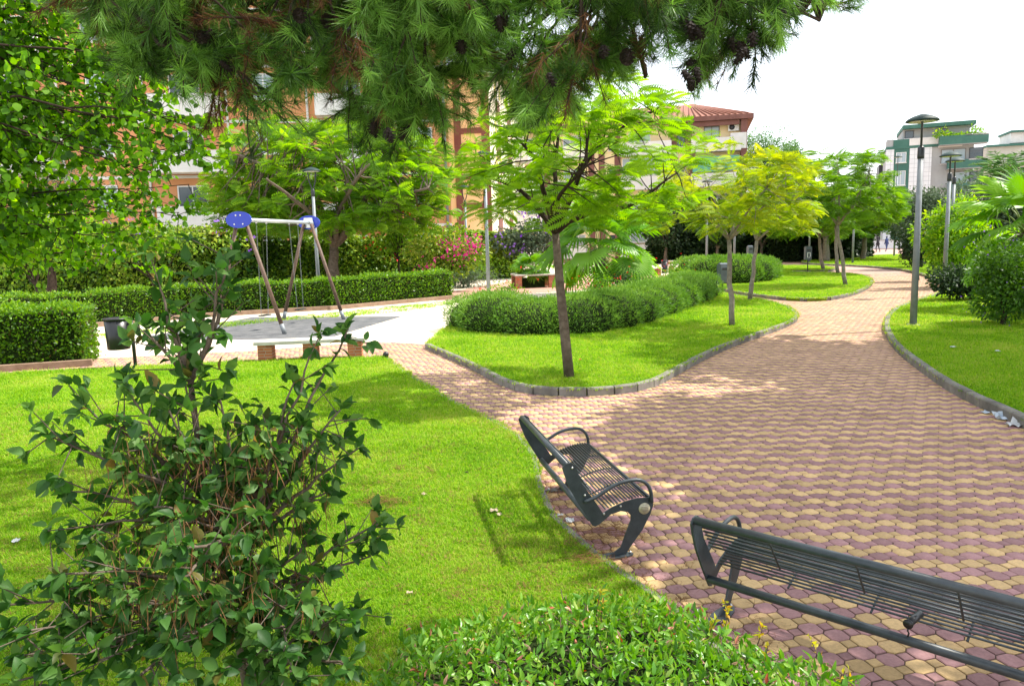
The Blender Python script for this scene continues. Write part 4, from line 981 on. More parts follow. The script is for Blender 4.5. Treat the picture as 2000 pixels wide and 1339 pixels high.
# rounded rosemary-like hedges
def mounds(label, C, rad, hts, n, size, seed, name='rounded_hedge'):
    g = np.random.default_rng(seed); C = np.array(C); rad = np.array(rad); hts = np.array(hts); c = C.mean(0)
    r = thing(name, label, 'hedge', (c[0], c[1], .1), 'rounded hedges')
    for i, (p, a, h) in enumerate(zip(C, rad, hts)):
        prof = [(a * .80, -.12), (a * .88, h * .25), (a * .80, h * .55), (a * .52, h * .80), (.02, h * .90)]
        MB().lathe((p[0], p[1], .10), prof, 14).build('mound_stems', M['core'], r)
        k = n // len(C); th = g.uniform(0, 6.283, k); u = g.random(k) ** .75
        rr = np.interp(u, [0, .45, .7, .9, 1], [.92, 1.0, .86, .5, .0]) * a; zz = np.interp(u, [0, .45, .7, .9, 1], [.03, .45, .78, .97, 1.0]) * h
        lump = 1 + .05 * np.sin(th * 7 + u * 9 + i) + .04 * np.sin(th * 13 - u * 17)
        P = np.c_[p[0] + rr * np.cos(th) * lump, p[1] + rr * np.sin(th) * lump, .10 + zz * (1 + .04 * np.sin(th * 5 + i * 2))]
        N = unit(np.c_[np.cos(th), np.sin(th), np.interp(u, [0, .45, .8, 1], [-.1, .25, 1.2, 4])])
        own = np.linalg.norm(P[:, None, :2] - C[None, :, :2], axis=2) / (rad[None] * .84); own[:, i] = 9
        keep = ~((own < 1) & (P[:, None, 2] < .1 + hts[None] * (1 - own ** 3) * .92)).any(1)
        P, N = P[keep], N[keep]; P += N * g.normal(-.03, .035, len(P))[:, None]
        dd = N + g.normal(0, .55, P.shape) + [0, 0, .35]
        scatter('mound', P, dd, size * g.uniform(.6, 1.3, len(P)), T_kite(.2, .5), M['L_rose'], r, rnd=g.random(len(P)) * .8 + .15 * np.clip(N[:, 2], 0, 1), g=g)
    return r
ln = catmull([G(*p)[:2] for p in ((946, 643), (1000, 653), (1090, 655), (1180, 644), (1255, 621), (1312, 601), (1356, 583))], .1)
Lc = np.r_[0, np.cumsum(np.linalg.norm(np.diff(ln, axis=0), axis=1))]
ts = np.arange(0.0, Lc[-1], 1.08); C = np.c_[np.interp(ts, Lc, ln[:, 0]), np.interp(ts, Lc, ln[:, 1])]; C = C + np.c_[np.zeros(len(C)), np.full(len(C), .12)]
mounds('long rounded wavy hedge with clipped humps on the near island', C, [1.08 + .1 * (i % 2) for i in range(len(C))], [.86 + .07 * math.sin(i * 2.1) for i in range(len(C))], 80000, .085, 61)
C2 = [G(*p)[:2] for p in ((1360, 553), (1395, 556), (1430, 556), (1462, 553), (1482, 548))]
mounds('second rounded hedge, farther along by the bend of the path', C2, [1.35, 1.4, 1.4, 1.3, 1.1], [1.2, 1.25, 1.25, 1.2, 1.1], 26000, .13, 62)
# roses behind the hedge
for k, (x, y, lb) in enumerate(((985, 612, 'small rose bush with pale flowers behind the left end of the rounded hedge'), (1165, 584, 'rose bush with red blooms behind the middle of the rounded hedge'), (1210, 574, 'dark leafy rose bush at the foot of the fan palm'), (1262, 566, 'rose bush with red blooms right of the fan palm'), (1320, 556, 'rose bush between the two rounded hedges'))):
    p = G(x, y, .1); flower_bush(lb, (p[0], p[1], .62), (.95, .6, .55), 900, .085, 'L_jacd' if k != 2 else 'L_dark', 'L_red', 34, .10, 70 + k, 'rose_bush')

# --- fan palms
def fan_palm(label, base, height, crown, n, blade, pet, seed, name='fan_palm', cat='palm', trunk_r=.16, low=-.5, mat='L_palm', droopy=.25, group='fan palms', sway=(0, 0)):
    g = np.random.default_rng(seed); base = np.array(base, float); r = thing(name, label, cat, base, group); top = base + [0, 0, height]
    mb = MB(); mb.tube([base - [0, 0, .05], base + [0, 0, height * .5], top], [trunk_r * 1.2, trunk_r, trunk_r * .8], 10)
    for k in range(14):
        a = k * 2.4; z = height * (.35 + .6 * k / 14); d = np.array([math.cos(a), math.sin(a), 0])
        mb.tube([base + [0, 0, z] + d * trunk_r * .8, base + [0, 0, z + .15] + d * trunk_r * 1.6], [.035, .012], 5)
    mb.build('trunk', M['bark'], r)
    for k in range(n):
        a = k * 2.39996 + g.uniform(-.2, .2); e = low + (1.35 - low) * (k + .5) / n; d = np.array([math.cos(a) * math.cos(e), math.sin(a) * math.cos(e), math.sin(e)])
        L = pet * g.uniform(.85, 1.15); end = top + d * L + np.array([0, 0, -.12 * L * (1 - math.sin(max(0, e)))]); mid = top + d * L * .5 + np.array([0, 0, .05])
        pt_ = catmull([top - [0, 0, .1], mid, end], .2)
        fr = MB().tube(pt_, np.linspace(.03, .014, len(pt_)), 6).build('frond', M['L_palm_stalk'], r)
        ax_ = unit(end - mid) + np.array([0, 0, -droopy * g.uniform(.5, 1.8)])
        up = unit(np.cross(np.cross(ax_, [0, 0, 1]), ax_)) + d * .2
        scatter('blade', np.array([end]), np.array([ax_]), [blade * g.uniform(.85, 1.15)], FAN, M[mat], fr, up=np.array([up]) * 6, rnd=[g.random()], g=g)
    return r
M['L_palm_stalk'] = plain('palm_stalk', (0.16, 0.22, 0.04), 0.5)
p = G(1172, 569, .1); fan_palm('big fan palm with glossy spread blades in the bed behind the rounded hedge', p, 1.7, None, 22, 1.55, 1.45, 81, trunk_r=.28, droopy=.4)
P = G(1042, 562); fan_palm('small bushy fan palm growing in the brick planter', (P[0], P[1] + .8, .45), .35, None, 26, .62, .62, 82, trunk_r=.14, low=-.2)
fan_palm('big fan palm at the right edge with broad blades over the lawn', at(2000, 560, 20.5) * [1, 1, 0] + [0, 0, .1], 2.1, None, 26, 1.05, 1.0, 83, trunk_r=.3, low=-.55, droopy=.25)
# feather palms
def feather_palm(label, base, height, n, L, seed, mat='L_palm', name='date_palm', group='feather palms'):
    g = np.random.default_rng(seed); base = np.array(base, float); r = thing(name, label, 'palm', base, group); top = base + [0, 0, height]
    MB().tube([base - [0, 0, .05], base + [0, 0, height * .6], top], [.34, .28, .30], 10).build('trunk', M['bark'], r)
    for k in range(n):
        a = k * 2.4 + g.uniform(-.2, .2); e = -.3 + 1.5 * (k + .5) / n; d = np.array([math.cos(a), math.sin(a), 0])
        t = np.linspace(0, 1, 12); pts = top + d * (t * L * math.cos(e) * 1.0)[:, None] + np.array([0, 0, 1.0]) * ((t * L * math.sin(e)) - .45 * L * t ** 2)[:, None]
        fr = MB().tube(pts, np.linspace(.03, .008, 12), 5).build('frond', M['L_palm_stalk'], r)
        m_ = 44; tt = g.uniform(.1, 1, m_); P_ = np.stack([np.interp(tt, t, pts[:, j]) for j in range(3)], 1); sd = np.cross(d, [0, 0, 1]); sg = np.where(np.arange(m_) % 2, 1, -1)[:, None]
        scatter('leaflets', P_, sd * sg + d * .55 + [0, 0, .1] + g.normal(0, .12, (m_, 3)), .55 * np.sin(np.pi * (tt * .8 + .15)) + .12, T_kite(.11, .4), M[mat], fr, g=g)
    return r
feather_palm('feathery date palm before the far right building', at(1955, 470, 42) * [1, 1, 0] + [0, 0, .1], 5.2, 26, 2.6, 91, 'L_far')
# --- bushes on the right
def rbush(label, x, y, Y, R, mat, n, size, seed, tm=KITE, name='bush', cat='bush', lobes=14):
    c = at(x, y, Y); return leaf_tree(label, (c[0], c[1], .09), c, R, mat, n, size, seed=seed, name=name, cat=cat, tmpl=tm, lobes=lobes, trunk_r=.08)
rbush('bright yellow-green bush behind the second lamp post on the right lawn', 1865, 465, 30.5, (1.75, 1.2, 1.7), 'L_bright', 9000, .15, 101, LEAF)
rbush('rounded dark green bush beside the path left of the bright bush', 1795, 475, 34.5, (.95, 1.0, 1.35), 'L_dark', 4500, .13, 102)
c = at(1950, 565, 17.0)
flower_bush('green bush with tiny blue flowers at the right edge of the lawn', at(1965, 560, 17.2), (1.05, 1.1, .95), 6500, .10, 'L_mid', 'L_vio', 120, .05, 103, 'plumbago_bush')
rbush('leafy green bush filling the right edge below the palm', 2050, 530, 18.5, (1.1, 1.2, 1.2), 'L_mid', 5500, .13, 104, LEAF)
rbush('low dark undergrowth below the fan palm', 1900, 545, 23.5, (1.5, .9, .6), 'L_dark', 4000, .13, 105)
for k, (x, y, Y, R, lb) in enumerate(((1800, 418, 46, (2.2, 1.8, 1.9), 'grey-green tree below the green and white building, behind the nearest lamp'), (1880, 400, 50, (3.0, 2, 2.2), 'grey-green tree behind the second lamp post'), (1960, 405, 40, (2.4, 1.6, 2.2), 'dark grey-green tree behind the right fan palm'), (1772, 430, 58, (1.9, 1.8, 2.4), 'grey-green tree right of the walkers'))):
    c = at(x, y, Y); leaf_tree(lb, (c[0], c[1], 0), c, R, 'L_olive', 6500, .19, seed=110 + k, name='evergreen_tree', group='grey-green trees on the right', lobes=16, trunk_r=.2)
for k, (x, y, Y, R, lb) in enumerate(((1486, 300, 95, (5.4, 3, 4.8), 'far pine beside the tiled roof'), (1545, 318, 100, (2.0, 2, 3.4), 'small far pine right of the larger one'), (1520, 400, 90, (6, 3, 4), 'far pine crown behind the yellow-green tree'))):
    c = at(x, y, Y); leaf_tree(lb, (c[0], c[1], 0), c, R, 'L_far', 6000, .5, seed=120 + k, name='far_pine', group='far pines', lobes=20, trunk_r=.3, tmpl=THIN)
for k, (x, y, cx, cy, R, lb) in enumerate(((1355, 512, 1345, 468, (1.7, 1.2, 1.0), 'small grey-leaved tree before the dark hedge, left of the yellowing tree'), (1398, 515, 1405, 450, (2.2, 1.4, 1.6), 'thin trunked dark tree right of the small grey-leaved one'), (1487, 512, 1490, 440, (3.2, 1.6, 2.2), 'dark tree before the far hedge behind the leaning tree'), (1556, 510, 1560, 440, (3.6, 1.8, 2.6), 'dark tree before the far hedge, behind the bin with the sign'), (1300, 515, 1300, 430, (3.0, 2, 3.2), 'dark tree right of the big fan palm'))):
    b_ = G(x, y, 0); c = at(cx, cy, b_[1]); leaf_tree(lb, b_, c, R, 'L_olive' if k == 0 else 'L_dark', 4200, .30 if k else .2, seed=130 + k, name='dark_tree', group='dark trees before the far hedge', lobes=12, trunk_r=.16, bark='bark')

# ------------------------------------------------------------------ BUILDINGS
class Facade:
    """a wall plane: u along the wall (to the right), z up, d outwards to the camera"""
    def __init__(s, root, P0, ang):
        s.r = root; s.o = np.array([P0[0], P0[1], 0.0]); s.u = np.array([math.cos(ang), math.sin(ang), 0]); s.n = np.array([s.u[1], -s.u[0], 0]); s.a = ang
    def px(s, x, y, d=0.0):
        dr = ray(x, y); o = s.o + s.n * d; t = ((o - CAM) @ s.n) / (dr @ s.n); p = CAM + dr * t - o; return p @ s.u, p[2]
    def box(s, name, mat, u0, u1, z0, z1, d0, d1, parent=None):
        c = s.o + s.u * (u0 + u1) / 2 + s.n * (d0 + d1) / 2
        return MB().box((c[0], c[1], (z0 + z1) / 2), (abs(u1 - u0), abs(d1 - d0), abs(z1 - z0)), s.a).build(name, M[mat] if isinstance(mat, str) else mat, parent or s.r)
    def window(s, u, z, w_, h, frame='frame', glass='glass', mull=1, shut=None, rail_=False):
        """frame of four bars with mullions standing in a shallow dark reveal"""
        mb = MB(); t = .07
        def b(u0, u1, z0, z1, d0, d1):
            c = s.o + s.u * (u0 + u1) / 2 + s.n * (d0 + d1) / 2; mb.box((c[0], c[1], (z0 + z1) / 2), (u1 - u0, d1 - d0, z1 - z0), s.a)
        b(u, u + t, z, z + h, .0, .07); b(u + w_ - t, u + w_, z, z + h, .0, .07); b(u + t, u + w_ - t, z + h - t, z + h, .0, .07); b(u + t, u + w_ - t, z, z + t, .0, .07)
        for k in range(mull): c = u + w_ * (k + 1) / (mull + 1); b(c - .035, c + .035, z + t, z + h - t, .0, .06)
        fr = mb.build('window', M[frame], s.r)
        s.box('pane', glass, u + t, u + w_ - t, z + t, z + h - t, -.04, .022, fr)
        s.box('sill', 'parapet', u - .08, u + w_ + .08, z - .09, z - .005, 0, .16, fr)
        if shut:
            s.box('shutter', shut, u - w_ * .42, u - .02, z, z + h, .02, .07, fr); s.box('shutter', shut, u + w_ + .02, u + w_ * 1.42, z, z + h, .02, .07, fr)
        return fr
    def balcony(s, u0, u1, z, h=1.05, dep=1.2, mat='parapet', slab_='parapet', rail_=0):
        bl = s.box('balcony', slab_, u0, u1, z - .18, z, 0, dep)
        if rail_:
            mb = MB()
            for k in range(int((u1 - u0) / .14) + 1):
                p = s.o + s.u * (u0 + .02 + k * .14) + s.n * (dep - .03); mb.tube([(p[0], p[1], z), (p[0], p[1], z + h)], .012, 4)
            for zz in (z + .08, z + h):
                a, b = s.o + s.u * u0 + s.n * (dep - .03), s.o + s.u * u1 + s.n * (dep - .03); mb.tube([(a[0], a[1], zz), (b[0], b[1], zz)], .025, 5)
            mb.build('railing', M['rail'], bl)
        else:
            s.box('parapet', mat, u0, u1, z + .002, z + h, dep - .12, dep + .002, bl)
            for q_ in (u0, u1 - .12): s.box('parapet', mat, q_, q_ + .12, z + .002, z + h, 0, dep - .125, bl)
        return bl
def building(label, P0, ang, name='apartment_building'):
    r = thing(name, label, 'building', (P0[0], P0[1], 0), 'apartment buildings'); return r, Facade(r, P0, ang)

# orange block on the left
r, F_ = building('orange rendered apartment block with white balconies behind the leafy tree on the left', (-3.55, 47.0), math.radians(8))
W, ST = 46, 3.15
F_.box('wall', 'orange', -W, 0, 0, 23.5, -11, 0)
F_.box('roof', 'tile', -W - .4, .4, 23.502, 23.9, -11.4, .6)
for k in range(7):
    z = .9 + k * ST
    F_.box('string_course', 'parapet', -W, 0.02, z + ST - .62, z + ST - .45, .002, .06)
    for j, u in enumerate(np.arange(-W + 2.0, -1.5, 4.6)):
        if j % 2 == 0:
            F_.balcony(u - .6, u + 3.2, z - .2, 1.05, 1.25); F_.window(u + .3, z - .1, 1.7, 2.2, 'frame', 'glass', 1)
        else: F_.window(u + .4, z + .75, 1.2, 1.45, 'frame', 'glasslight', 1)
for u in np.arange(-W + 1.0, 0, 4.6):
    p = F_.o + F_.u * (u - .15) + F_.n * .11; MB().tube([(p[0], p[1], 0), (p[0], p[1], 23.3)], .075, 8).build('downpipe', M['parapet'], r)
p = F_.o + F_.u * -.25 + F_.n * .11; MB().tube([(p[0], p[1], 0), (p[0], p[1], 23.3)], .085, 8).build('downpipe', M['galv'], r)

# yellow and brown block: end wall towards us, sunlit flank to the right
a_y = math.radians(-13)
r, F_ = building('yellow block with brown frame bands and shuttered windows behind the bougainvillea', at(962, 474, 60)[:2], a_y)
u0 = F_.px(893, 420)[0]; zt_ = 15.5; dep = 13.0
F_.box('wall', 'yellow', u0 - 3.0, 0, 0, zt_, -dep, 0)
F_.box('corner_pilaster', 'brown', -.62, .03, 0, zt_, .002, .10); F_.box('corner_pilaster', 'brown', u0, u0 + .55, 0, zt_, .002, .10)
for y in (255, 285, 345, 402):
    z = F_.px(930, y)[1]; F_.box('brown_band', 'brown', u0 + .552, -.622, z - .22, z + .22, .002, .08)
F_.box('roof', 'tile', u0 - 3.5, .6, zt_ + .002, zt_ + .5, -dep - .5, .7)
Fs = Facade(r, F_.o[:2], a_y + math.pi / 2 - .001)      # flank runs away from us
Fs.n = np.array([Fs.u[1], -Fs.u[0], 0])
Fs.box('flank_wall', 'cream', .002, dep, 0, zt_ - .01, .004, .05)
for k in range(5):
    z = .6 + k * 3.1
    for u in (1.6, 5.6):
        Fs.window(u + .6, z + .8, 1.1, 1.6, 'darkframe', 'glass', 1, 'shutteryellow')
    Fs.box('brown_panel', 'brown', 2.1, 3.4, z - .9, z + .65, .052, .09); Fs.box('brown_panel', 'brown', 6.1, 7.4, z - .9, z + .65, .052, .09)
    Fs.balcony(9.2, 12.6, z - .1, 1.0, 1.2, 'parapet'); Fs.window(10, z, 1.6, 2.2, 'frame', 'glasslight', 1)

# long yellow block facing us with white balconies, brown pilasters and a tiled roof
r, F_ = building('yellow block with white balconies and red tiled roof behind the young trees', at(1005, 470, 80)[:2], math.radians(-14))
uR = F_.px(1449, 300)[0]; eave = F_.px(1400, 238)[1]; zb = 0
F_.box('wall', 'yellow', 0, uR, 0, eave, -10, 0)
# hipped tiled roof
e0 = eave + .02
def P3(u, d, z): p = F_.o + F_.u * u + F_.n * d; return (p[0], p[1], z)
mb = MB(); mb.add([P3(-.8, 1.0, e0 + .45), P3(uR + 1.0, 1.0, e0 + .45), P3(uR + 1.0, -11, e0 + .45), P3(-.8, -11, e0 + .45), P3(4, -5, e0 + 2.6), P3(uR - 5, -5, e0 + 2.6)], [(0, 1, 5, 4), (1, 2, 5), (2, 3, 4, 5), (3, 0, 4)]); rf = mb.build('roof', M['tile'], r)
F_.box('eaves', 'brown', -.8, uR + 1.0, e0, e0 + .448, -11, 1.0)
for u in np.arange(-.6, uR + .9, .55):
    a, b = np.array(P3(u, .98, e0 + .52)), np.array(P3(min(max(u, 4), uR - 5), -5, e0 + 2.66)); MB().tube([a, a + (b - a) * .97], .07, 5).build('tile_row', M['tile'], rf)
bays = [(1012, 1060, 'b'), (1085, 1145, 'b'), (1185, 1205, 'w'), (1212, 1312, 'g'), (1318, 1338, 'w'), (1350, 1446, 'e')]
hs = 3.35
for x0, x1, kd in bays:
    ua, ub = F_.px(x0, 290)[0], F_.px(x1, 290)[0]
    for k in range(4):
        zf = F_.px(1400, 294)[1] - k * hs
        if zf < .5: continue
        if kd == 'w': F_.window(ua + .2, zf + .55, min(1.3, ub - ua - .2), 1.55, 'darkframe', 'glass', 1)
        else:
            F_.balcony(ua, ub, zf, 1.1, 1.3)
            if kd == 'e':
                F_.window(ua + 1.2, zf + .25, 1.5, 2.1, 'shutter', 'glasslight', 1)
                if k == 0:
                    ac = F_.box('air_conditioner', 'acgrey', ua + 3.5, ua + 4.5, zf + 1.75, zf + 2.5, .002, .35)
                    c = F_.o + F_.u * (ua + 3.85) + F_.n * .352; MB().tube([(c[0], c[1], zf + 2.1), (c[0] + F_.n[0] * .02, c[1] + F_.n[1] * .02, zf + 2.1)], .27, 18).build('fan_grille', M['darkframe'], ac)
                    F_.box('cabinet', 'parapet', ua + 3.7, ua + 5.2, zf + .01, zf + 1.5, .3, .8)
                if k == 1: F_.box('green_screen', 'greenglass', ua + .15, ub - .15, zf + 1.26, zf + 2.7, 1.2, 1.26)
            elif kd == 'g' and k % 2 == 1: F_.window(ua + .15, zf + 1.3, ub - ua - .3, 1.75, 'frame', 'glasslight', 5)
            else: F_.window(ua + .8, zf + .15, 2.2, 2.1, 'frame', 'glasslight', 2)
for x in (1003, 1068, 1155, 1175, 1206, 1316, 1345, 1452):
    u = F_.px(x, 300)[0]; F_.box('pilaster', 'brown', u - .3, u + .3, 0, eave - .01, .002, .75 if x in (1345, 1452) else .16)
F_.box('brown_lintel', 'brown', F_.px(1346, 240)[0] + .32, uR - .3, eave - .45, eave - .012, .5, .74)

# green and white building on the right
r, F_ = building('modern grey building with white tile bands and green parapets on the right', at(1726, 452, 105)[:2], math.radians(-23))
pu = lambda x, y: F_.px(x, y)[0]; pz = lambda x, y: F_.px(x, y)[1]
zA = pz(1745, 292)
uE = pu(1900, 330)
F_.box('wall', 'greywall', 0, uE, 0, zA - .002, -12, 0)
def tiled(ua, ub, z0, z1):
    t = F_.box('white_tile_band', 'whitetile', ua, ub, z0, z1, .002, .10); mb = MB()
    for z in np.arange(z0 + .6, z1, .6):
        c = F_.o + F_.u * (ua + ub) / 2 + F_.n * .102; mb.box((c[0], c[1], z), (ub - ua, .008, .045), F_.a)
    for u in np.arange(ua + .6, ub, .6):
        c = F_.o + F_.u * u + F_.n * .102; mb.box((c[0], c[1], (z0 + z1) / 2), (.045, .007, z1 - z0), F_.a)
    mb.build('tile_joints', M['tilejoint'], t)
tiled(pu(1729, 340), pu(1744.5, 340), 0, zA - .01); tiled(pu(1775, 340), pu(1818, 340), 0, zA - .01)
F_.box('green_strip', 'greenpaint', pu(1745, 340), pu(1774.5, 340), 0, zA - .01, .002, .06)
for (y0, y1) in ((298, 318), (334, 362), (378, 400)):
    z1, z0 = pz(1757, y0), pz(1757, y1); F_.o = F_.o + F_.n * .061; F_.window(pu(1749, 330), z0, pu(1769, 330) - pu(1749, 330), z1 - z0, 'frame', 'glasslight', 1); F_.o = F_.o - F_.n * .061
for (y0, y1) in ((294, 311), (332, 348)):
    z1, z0 = pz(1800, y0), pz(1800, y1); F_.o = F_.o + F_.n * .101; F_.window(pu(1794, 330), z0, pu(1800, 330) - pu(1794, 330), z1 - z0, 'darkframe', 'glass', 0); F_.o = F_.o - F_.n * .101
# set-back top floors
F_.box('green_cornice', 'greenpaint', -.1, uE, zA, zA + .35, -12, .14)
u1 = pu(1776, 280); ug = pu(1745, 280); z2 = pz(1790, 251)
F_.box('roof_parapet', 'greywall', 0, ug - .002, zA + .352, zA + 1.35, -3, -.02)
F_.box('green_panel', 'greenpaint', ug, u1, zA + .352, zA + 1.25, -2, .1)
F_.box('penthouse_wall', 'greywall', pu(1764, 270), uE - .5, zA + .352, z2, -10, -.6)
F_.box('penthouse_roof', 'greenpaint', pu(1763, 250), pu(1906, 240), z2 + .002, z2 + .5, -10, .4)
F_.box('chimney', 'darkframe', u1 + 1.2, u1 + 1.7, z2 + .502, z2 + 1.1, -3, -2.4)
F_.box('terrace_parapet', 'parapet', u1 + .002, pu(1866, 270), zA + .352, zA + 1.3, .0, .12)
for x in (1768, 1832): F_.window(pu(x, 262), zA + 1.4, 1.1, 1.0, 'darkframe', 'glass', 0).location = tuple(F_.n * -.598)
# balconies stepping out to the right
for k, y in enumerate((272, 319, 364)):
    zf = pz(1890, y); ua, ub = pu(1832 if k == 0 else 1848, y), pu(1926 - 2 * k, y)
    F_.box('green_parapet', 'greenpaint', ua, ub, zf - .7, zf + .42, .6, 1.9)
    F_.box('balcony_floor', 'greywall', ua, ub, zf - .75, zf - .702, 0, 1.9)
    bl = F_.balcony(ua + (ub - ua) * .52, ub, zf + .45, .95, 1.9, rail_=1)
    if k: F_.window(pu(1838, y - 20) if k == 1 else pu(1862, y - 18), zf + .1, 2.9, 1.9, 'shutter', 'glasslight', 1)
    if k: F_.window(pu(1893, y - 20), zf + .5, 1.6, 1.5, 'darkframe', 'glass', 0)
F_.box('awning_box', 'parapet', pu(1832, 285), pu(1878, 285), pz(1850, 288), pz(1850, 281), .2, .62)
g = np.random.default_rng(140)
n = 700; uu = g.uniform(pu(1822, 262), pu(1918, 258), n); P_ = np.array([F_.o + F_.u * a + F_.n * g.uniform(.5, 1.6) for a in uu]); P_[:, 2] = zA + 1.0 + np.abs(g.normal(0, .38, n)) * (.5 + (np.sin(uu * 1.3) > 0))
o = scatter('terrace_plants', P_, rdir(n, g) + [0, 0, .5], .35 * g.uniform(.6, 1.2, n), KITE, M['L_bright'], r, g=g)
# far right beige block
r, F_ = building('beige low block at the right edge behind the date palm', at(1926, 450, 118)[:2], math.radians(-18))
pu = lambda x, y: F_.px(x, y)[0]; pz = lambda x, y: F_.px(x, y)[1]
F_.box('wall', 'beige', 0, 30, 0, pz(1950, 318), -9, 0)
F_.box('upper_wall', 'beige', pu(1932, 300), 30, pz(1950, 318) + .002, pz(1950, 285), -9, -1.5); F_.box('roof_slab', 'greenpaint', pu(1930, 300), 30.4, pz(1950, 285) + .002, pz(1950, 281), -9, -.9)
F_.box('tower', 'parapet', pu(1982, 280), 30, pz(1950, 285) + .5, pz(1985, 256), -8, -2); F_.box('roof_slab', 'greenpaint', pu(1979, 280), 30.4, pz(1985, 256) + .002, pz(1985, 252), -8, -1.4)
for x in (1940, 1962, 1990): F_.window(pu(x, 330), pz(1950, 352), 1.5, 1.9, 'frame', 'glass', 1)
F_.balcony(0, 14, pz(1950, 322), 1.0, 1.2, rail_=1)
# terraced far house behind, left of the green building
r, F_ = building('dark stepped house end left of the green and white building', at(1712, 452, 112)[:2], math.radians(-23))
F_.box('wall', 'darkframe', 0, 3.2, 0, F_.px(1718, 322)[1], -6, 0); F_.balcony(0, 3.0, F_.px(1718, 318)[1], 1.2, .8, rail_=1); F_.window(.6, 4, 1.2, 1.5)

# ------------------------------------------------------------------ far street: white wall, car, two walkers
A, B = G(1690, 488), G(1765, 486)
r = thing('boundary_wall', 'low white wall behind the two walkers', 'wall', ((A + B) / 2 * [1, 1, 0]))
d = B - A; c = (A + B) / 2 * [1, 1, 0]
MB().box((c[0], c[1] + 6, .55), (np.linalg.norm(d) + 6, .3, 1.1), math.atan2(d[1], d[0])).build('wall', M['white'], r)
MB().box((c[0], c[1] + 6, 1.152), (np.linalg.norm(d) + 6.1, .42, .1), math.atan2(d[1], d[0])).build('coping', M['slab'], r)
P = at(1668, 490, 97); r = thing('parked_car', 'dark car half hidden by the hedge left of the walkers', 'car', (P[0], P[1], 0), None, .3)
pr = [(-2.1, .35), (2.1, .35), (2.15, .75), (1.3, .92), (.6, 1.45), (-1.0, 1.5), (-1.7, 1.0), (-2.1, .9)]
bd = MB().slab(pr, (0, 0, 0), (1, 0, 0), (0, 0, 1), (0, -1, 0), -.82, .82).build('body', M['carpaint'], r, True)
for s in (-1, 1):
    MB().slab([(-.95, 1.0), (.95, 1.0), (.5, 1.38), (-.85, 1.42)], (0, s * .822, 0), (1, 0, 0), (0, 0, 1), (0, -1, 0), -.006, .006).build('side_window', M['glass'], bd, True)
    for x in (-1.3, 1.35):
        wl = MB().tube([(x, s * .66, .33), (x, s * .86, .33)], .33, 18).build('wheel', M['tyre'], r, True); MB().tube([(x, s * .862, .33), (x, s * .872, .33)], .2, 14).build('rim', M['alu'], wl, True)
def person(label, p, h, top, stride, rz):
    P = G(*p); k = h / 1.75
    V = [(0, 0, .95), (0, 0, 1.15), (0, 0, 1.38), (0, 0, 1.50), (0, .02, 1.62), (0, .02, 1.73),
         (-.17, 0, 1.42), (-.22, -.05, 1.16), (-.23, .06, .92), (-.23, .10, .82), (.17, 0, 1.42), (.22, .06, 1.16), (.23, -.04, .92), (.23, -.02, .82),
         (-.09, 0, .9), (-.10, stride, .50), (-.10, stride * .4, .09), (-.10, stride * .4 + .14, .04), (.09, 0, .9), (.10, -stride * .5, .50), (.10, -stride * 1.6, .10), (.10, -stride * 1.6 + .13, .04)]
    E_ = [(0, 1), (1, 2), (2, 3), (3, 4), (4, 5), (2, 6), (6, 7), (7, 8), (8, 9), (2, 10), (10, 11), (11, 12), (12, 13), (0, 14), (14, 15), (15, 16), (16, 17), (0, 18), (18, 19), (19, 20), (20, 21)]
    R_ = [.14, .14, .15, .055, .085, .07, .06, .05, .04, .035, .06, .05, .04, .035, .09, .065, .045, .04, .09, .065, .045, .04]
    me = bpy.data.meshes.new('person'); me.from_pydata([(a * k, b * k, c * k) for a, b, c in V], E_, [])
    for i, mm in enumerate((top, M['skin'])): me.materials.append(mm)
    o = link('person', me); o.location = (P[0], P[1], 0); o.rotation_euler = (0, 0, rz)
    sk = o.modifiers.new('skin', 'SKIN'); o.modifiers.new('sub', 'SUBSURF').levels = 1
    for i, rr in enumerate(R_):
        me.skin_vertices[0].data[i].radius = (rr * k, rr * k)
    me.skin_vertices[0].data[0].use_root = True
    tag(o, label, 'person', 'two people walking at the far end of the path')
    MB().lathe((0, .01 * k, 1.66 * k), [(.085, -.02), (.098, .03), (.085, .09), (.04, .125), (.005, .13)], 12).build('hair', M['black'], o, True)
    return o
person('walker in black at the far end of the path, left of the pair', (1714, 492.5), 1.72, M['cloth_dark'], .16, .4)
person('walker in dark blue at the far end of the path, right of the pair', (1731, 491.5), 1.76, M['cloth_blue'], -.14, .2)

# ------------------------------------------------------------------ overhanging pine (trunk behind the camera), in front of everything at the top
g = np.random.default_rng(200)
edge = np.array([(150, 60), (230, 130), (300, 175), (400, 205), (450, 235), (520, 235), (600, 205), (660, 235), (720, 275), (770, 285), (820, 285), (870, 270), (910, 215), (960, 185), (1000, 205), (1040, 250), (1080, 235), (1130, 190), (1200, 205), (1260, 235), (1320, 215), (1370, 185), (1420, 150), (1470, 140), (1520, 120), (1570, 105), (1610, 60), (1650, 10), (1670, -30)])
root = thing('pine_tree', 'pine with long needles and dark cones, its branches hanging in from above', 'tree', (-1.6, -3.2, .02))
trunk = catmull([(-1.6, -3.2, 0), (-1.5, -3.1, 3), (-1.2, -2.6, 6), (-.8, -1.8, 8.0)], .5)
MB().tube(trunk, np.linspace(.24, .13, len(trunk)), 12).build('trunk', M['barkdark'], root)
T0 = np.array([-1.35, -2.8, 4.6]); T1 = np.array([-1.2, -2.6, 6.0])
q3 = lambda x, y, Y: at(x, y, Y * .64)
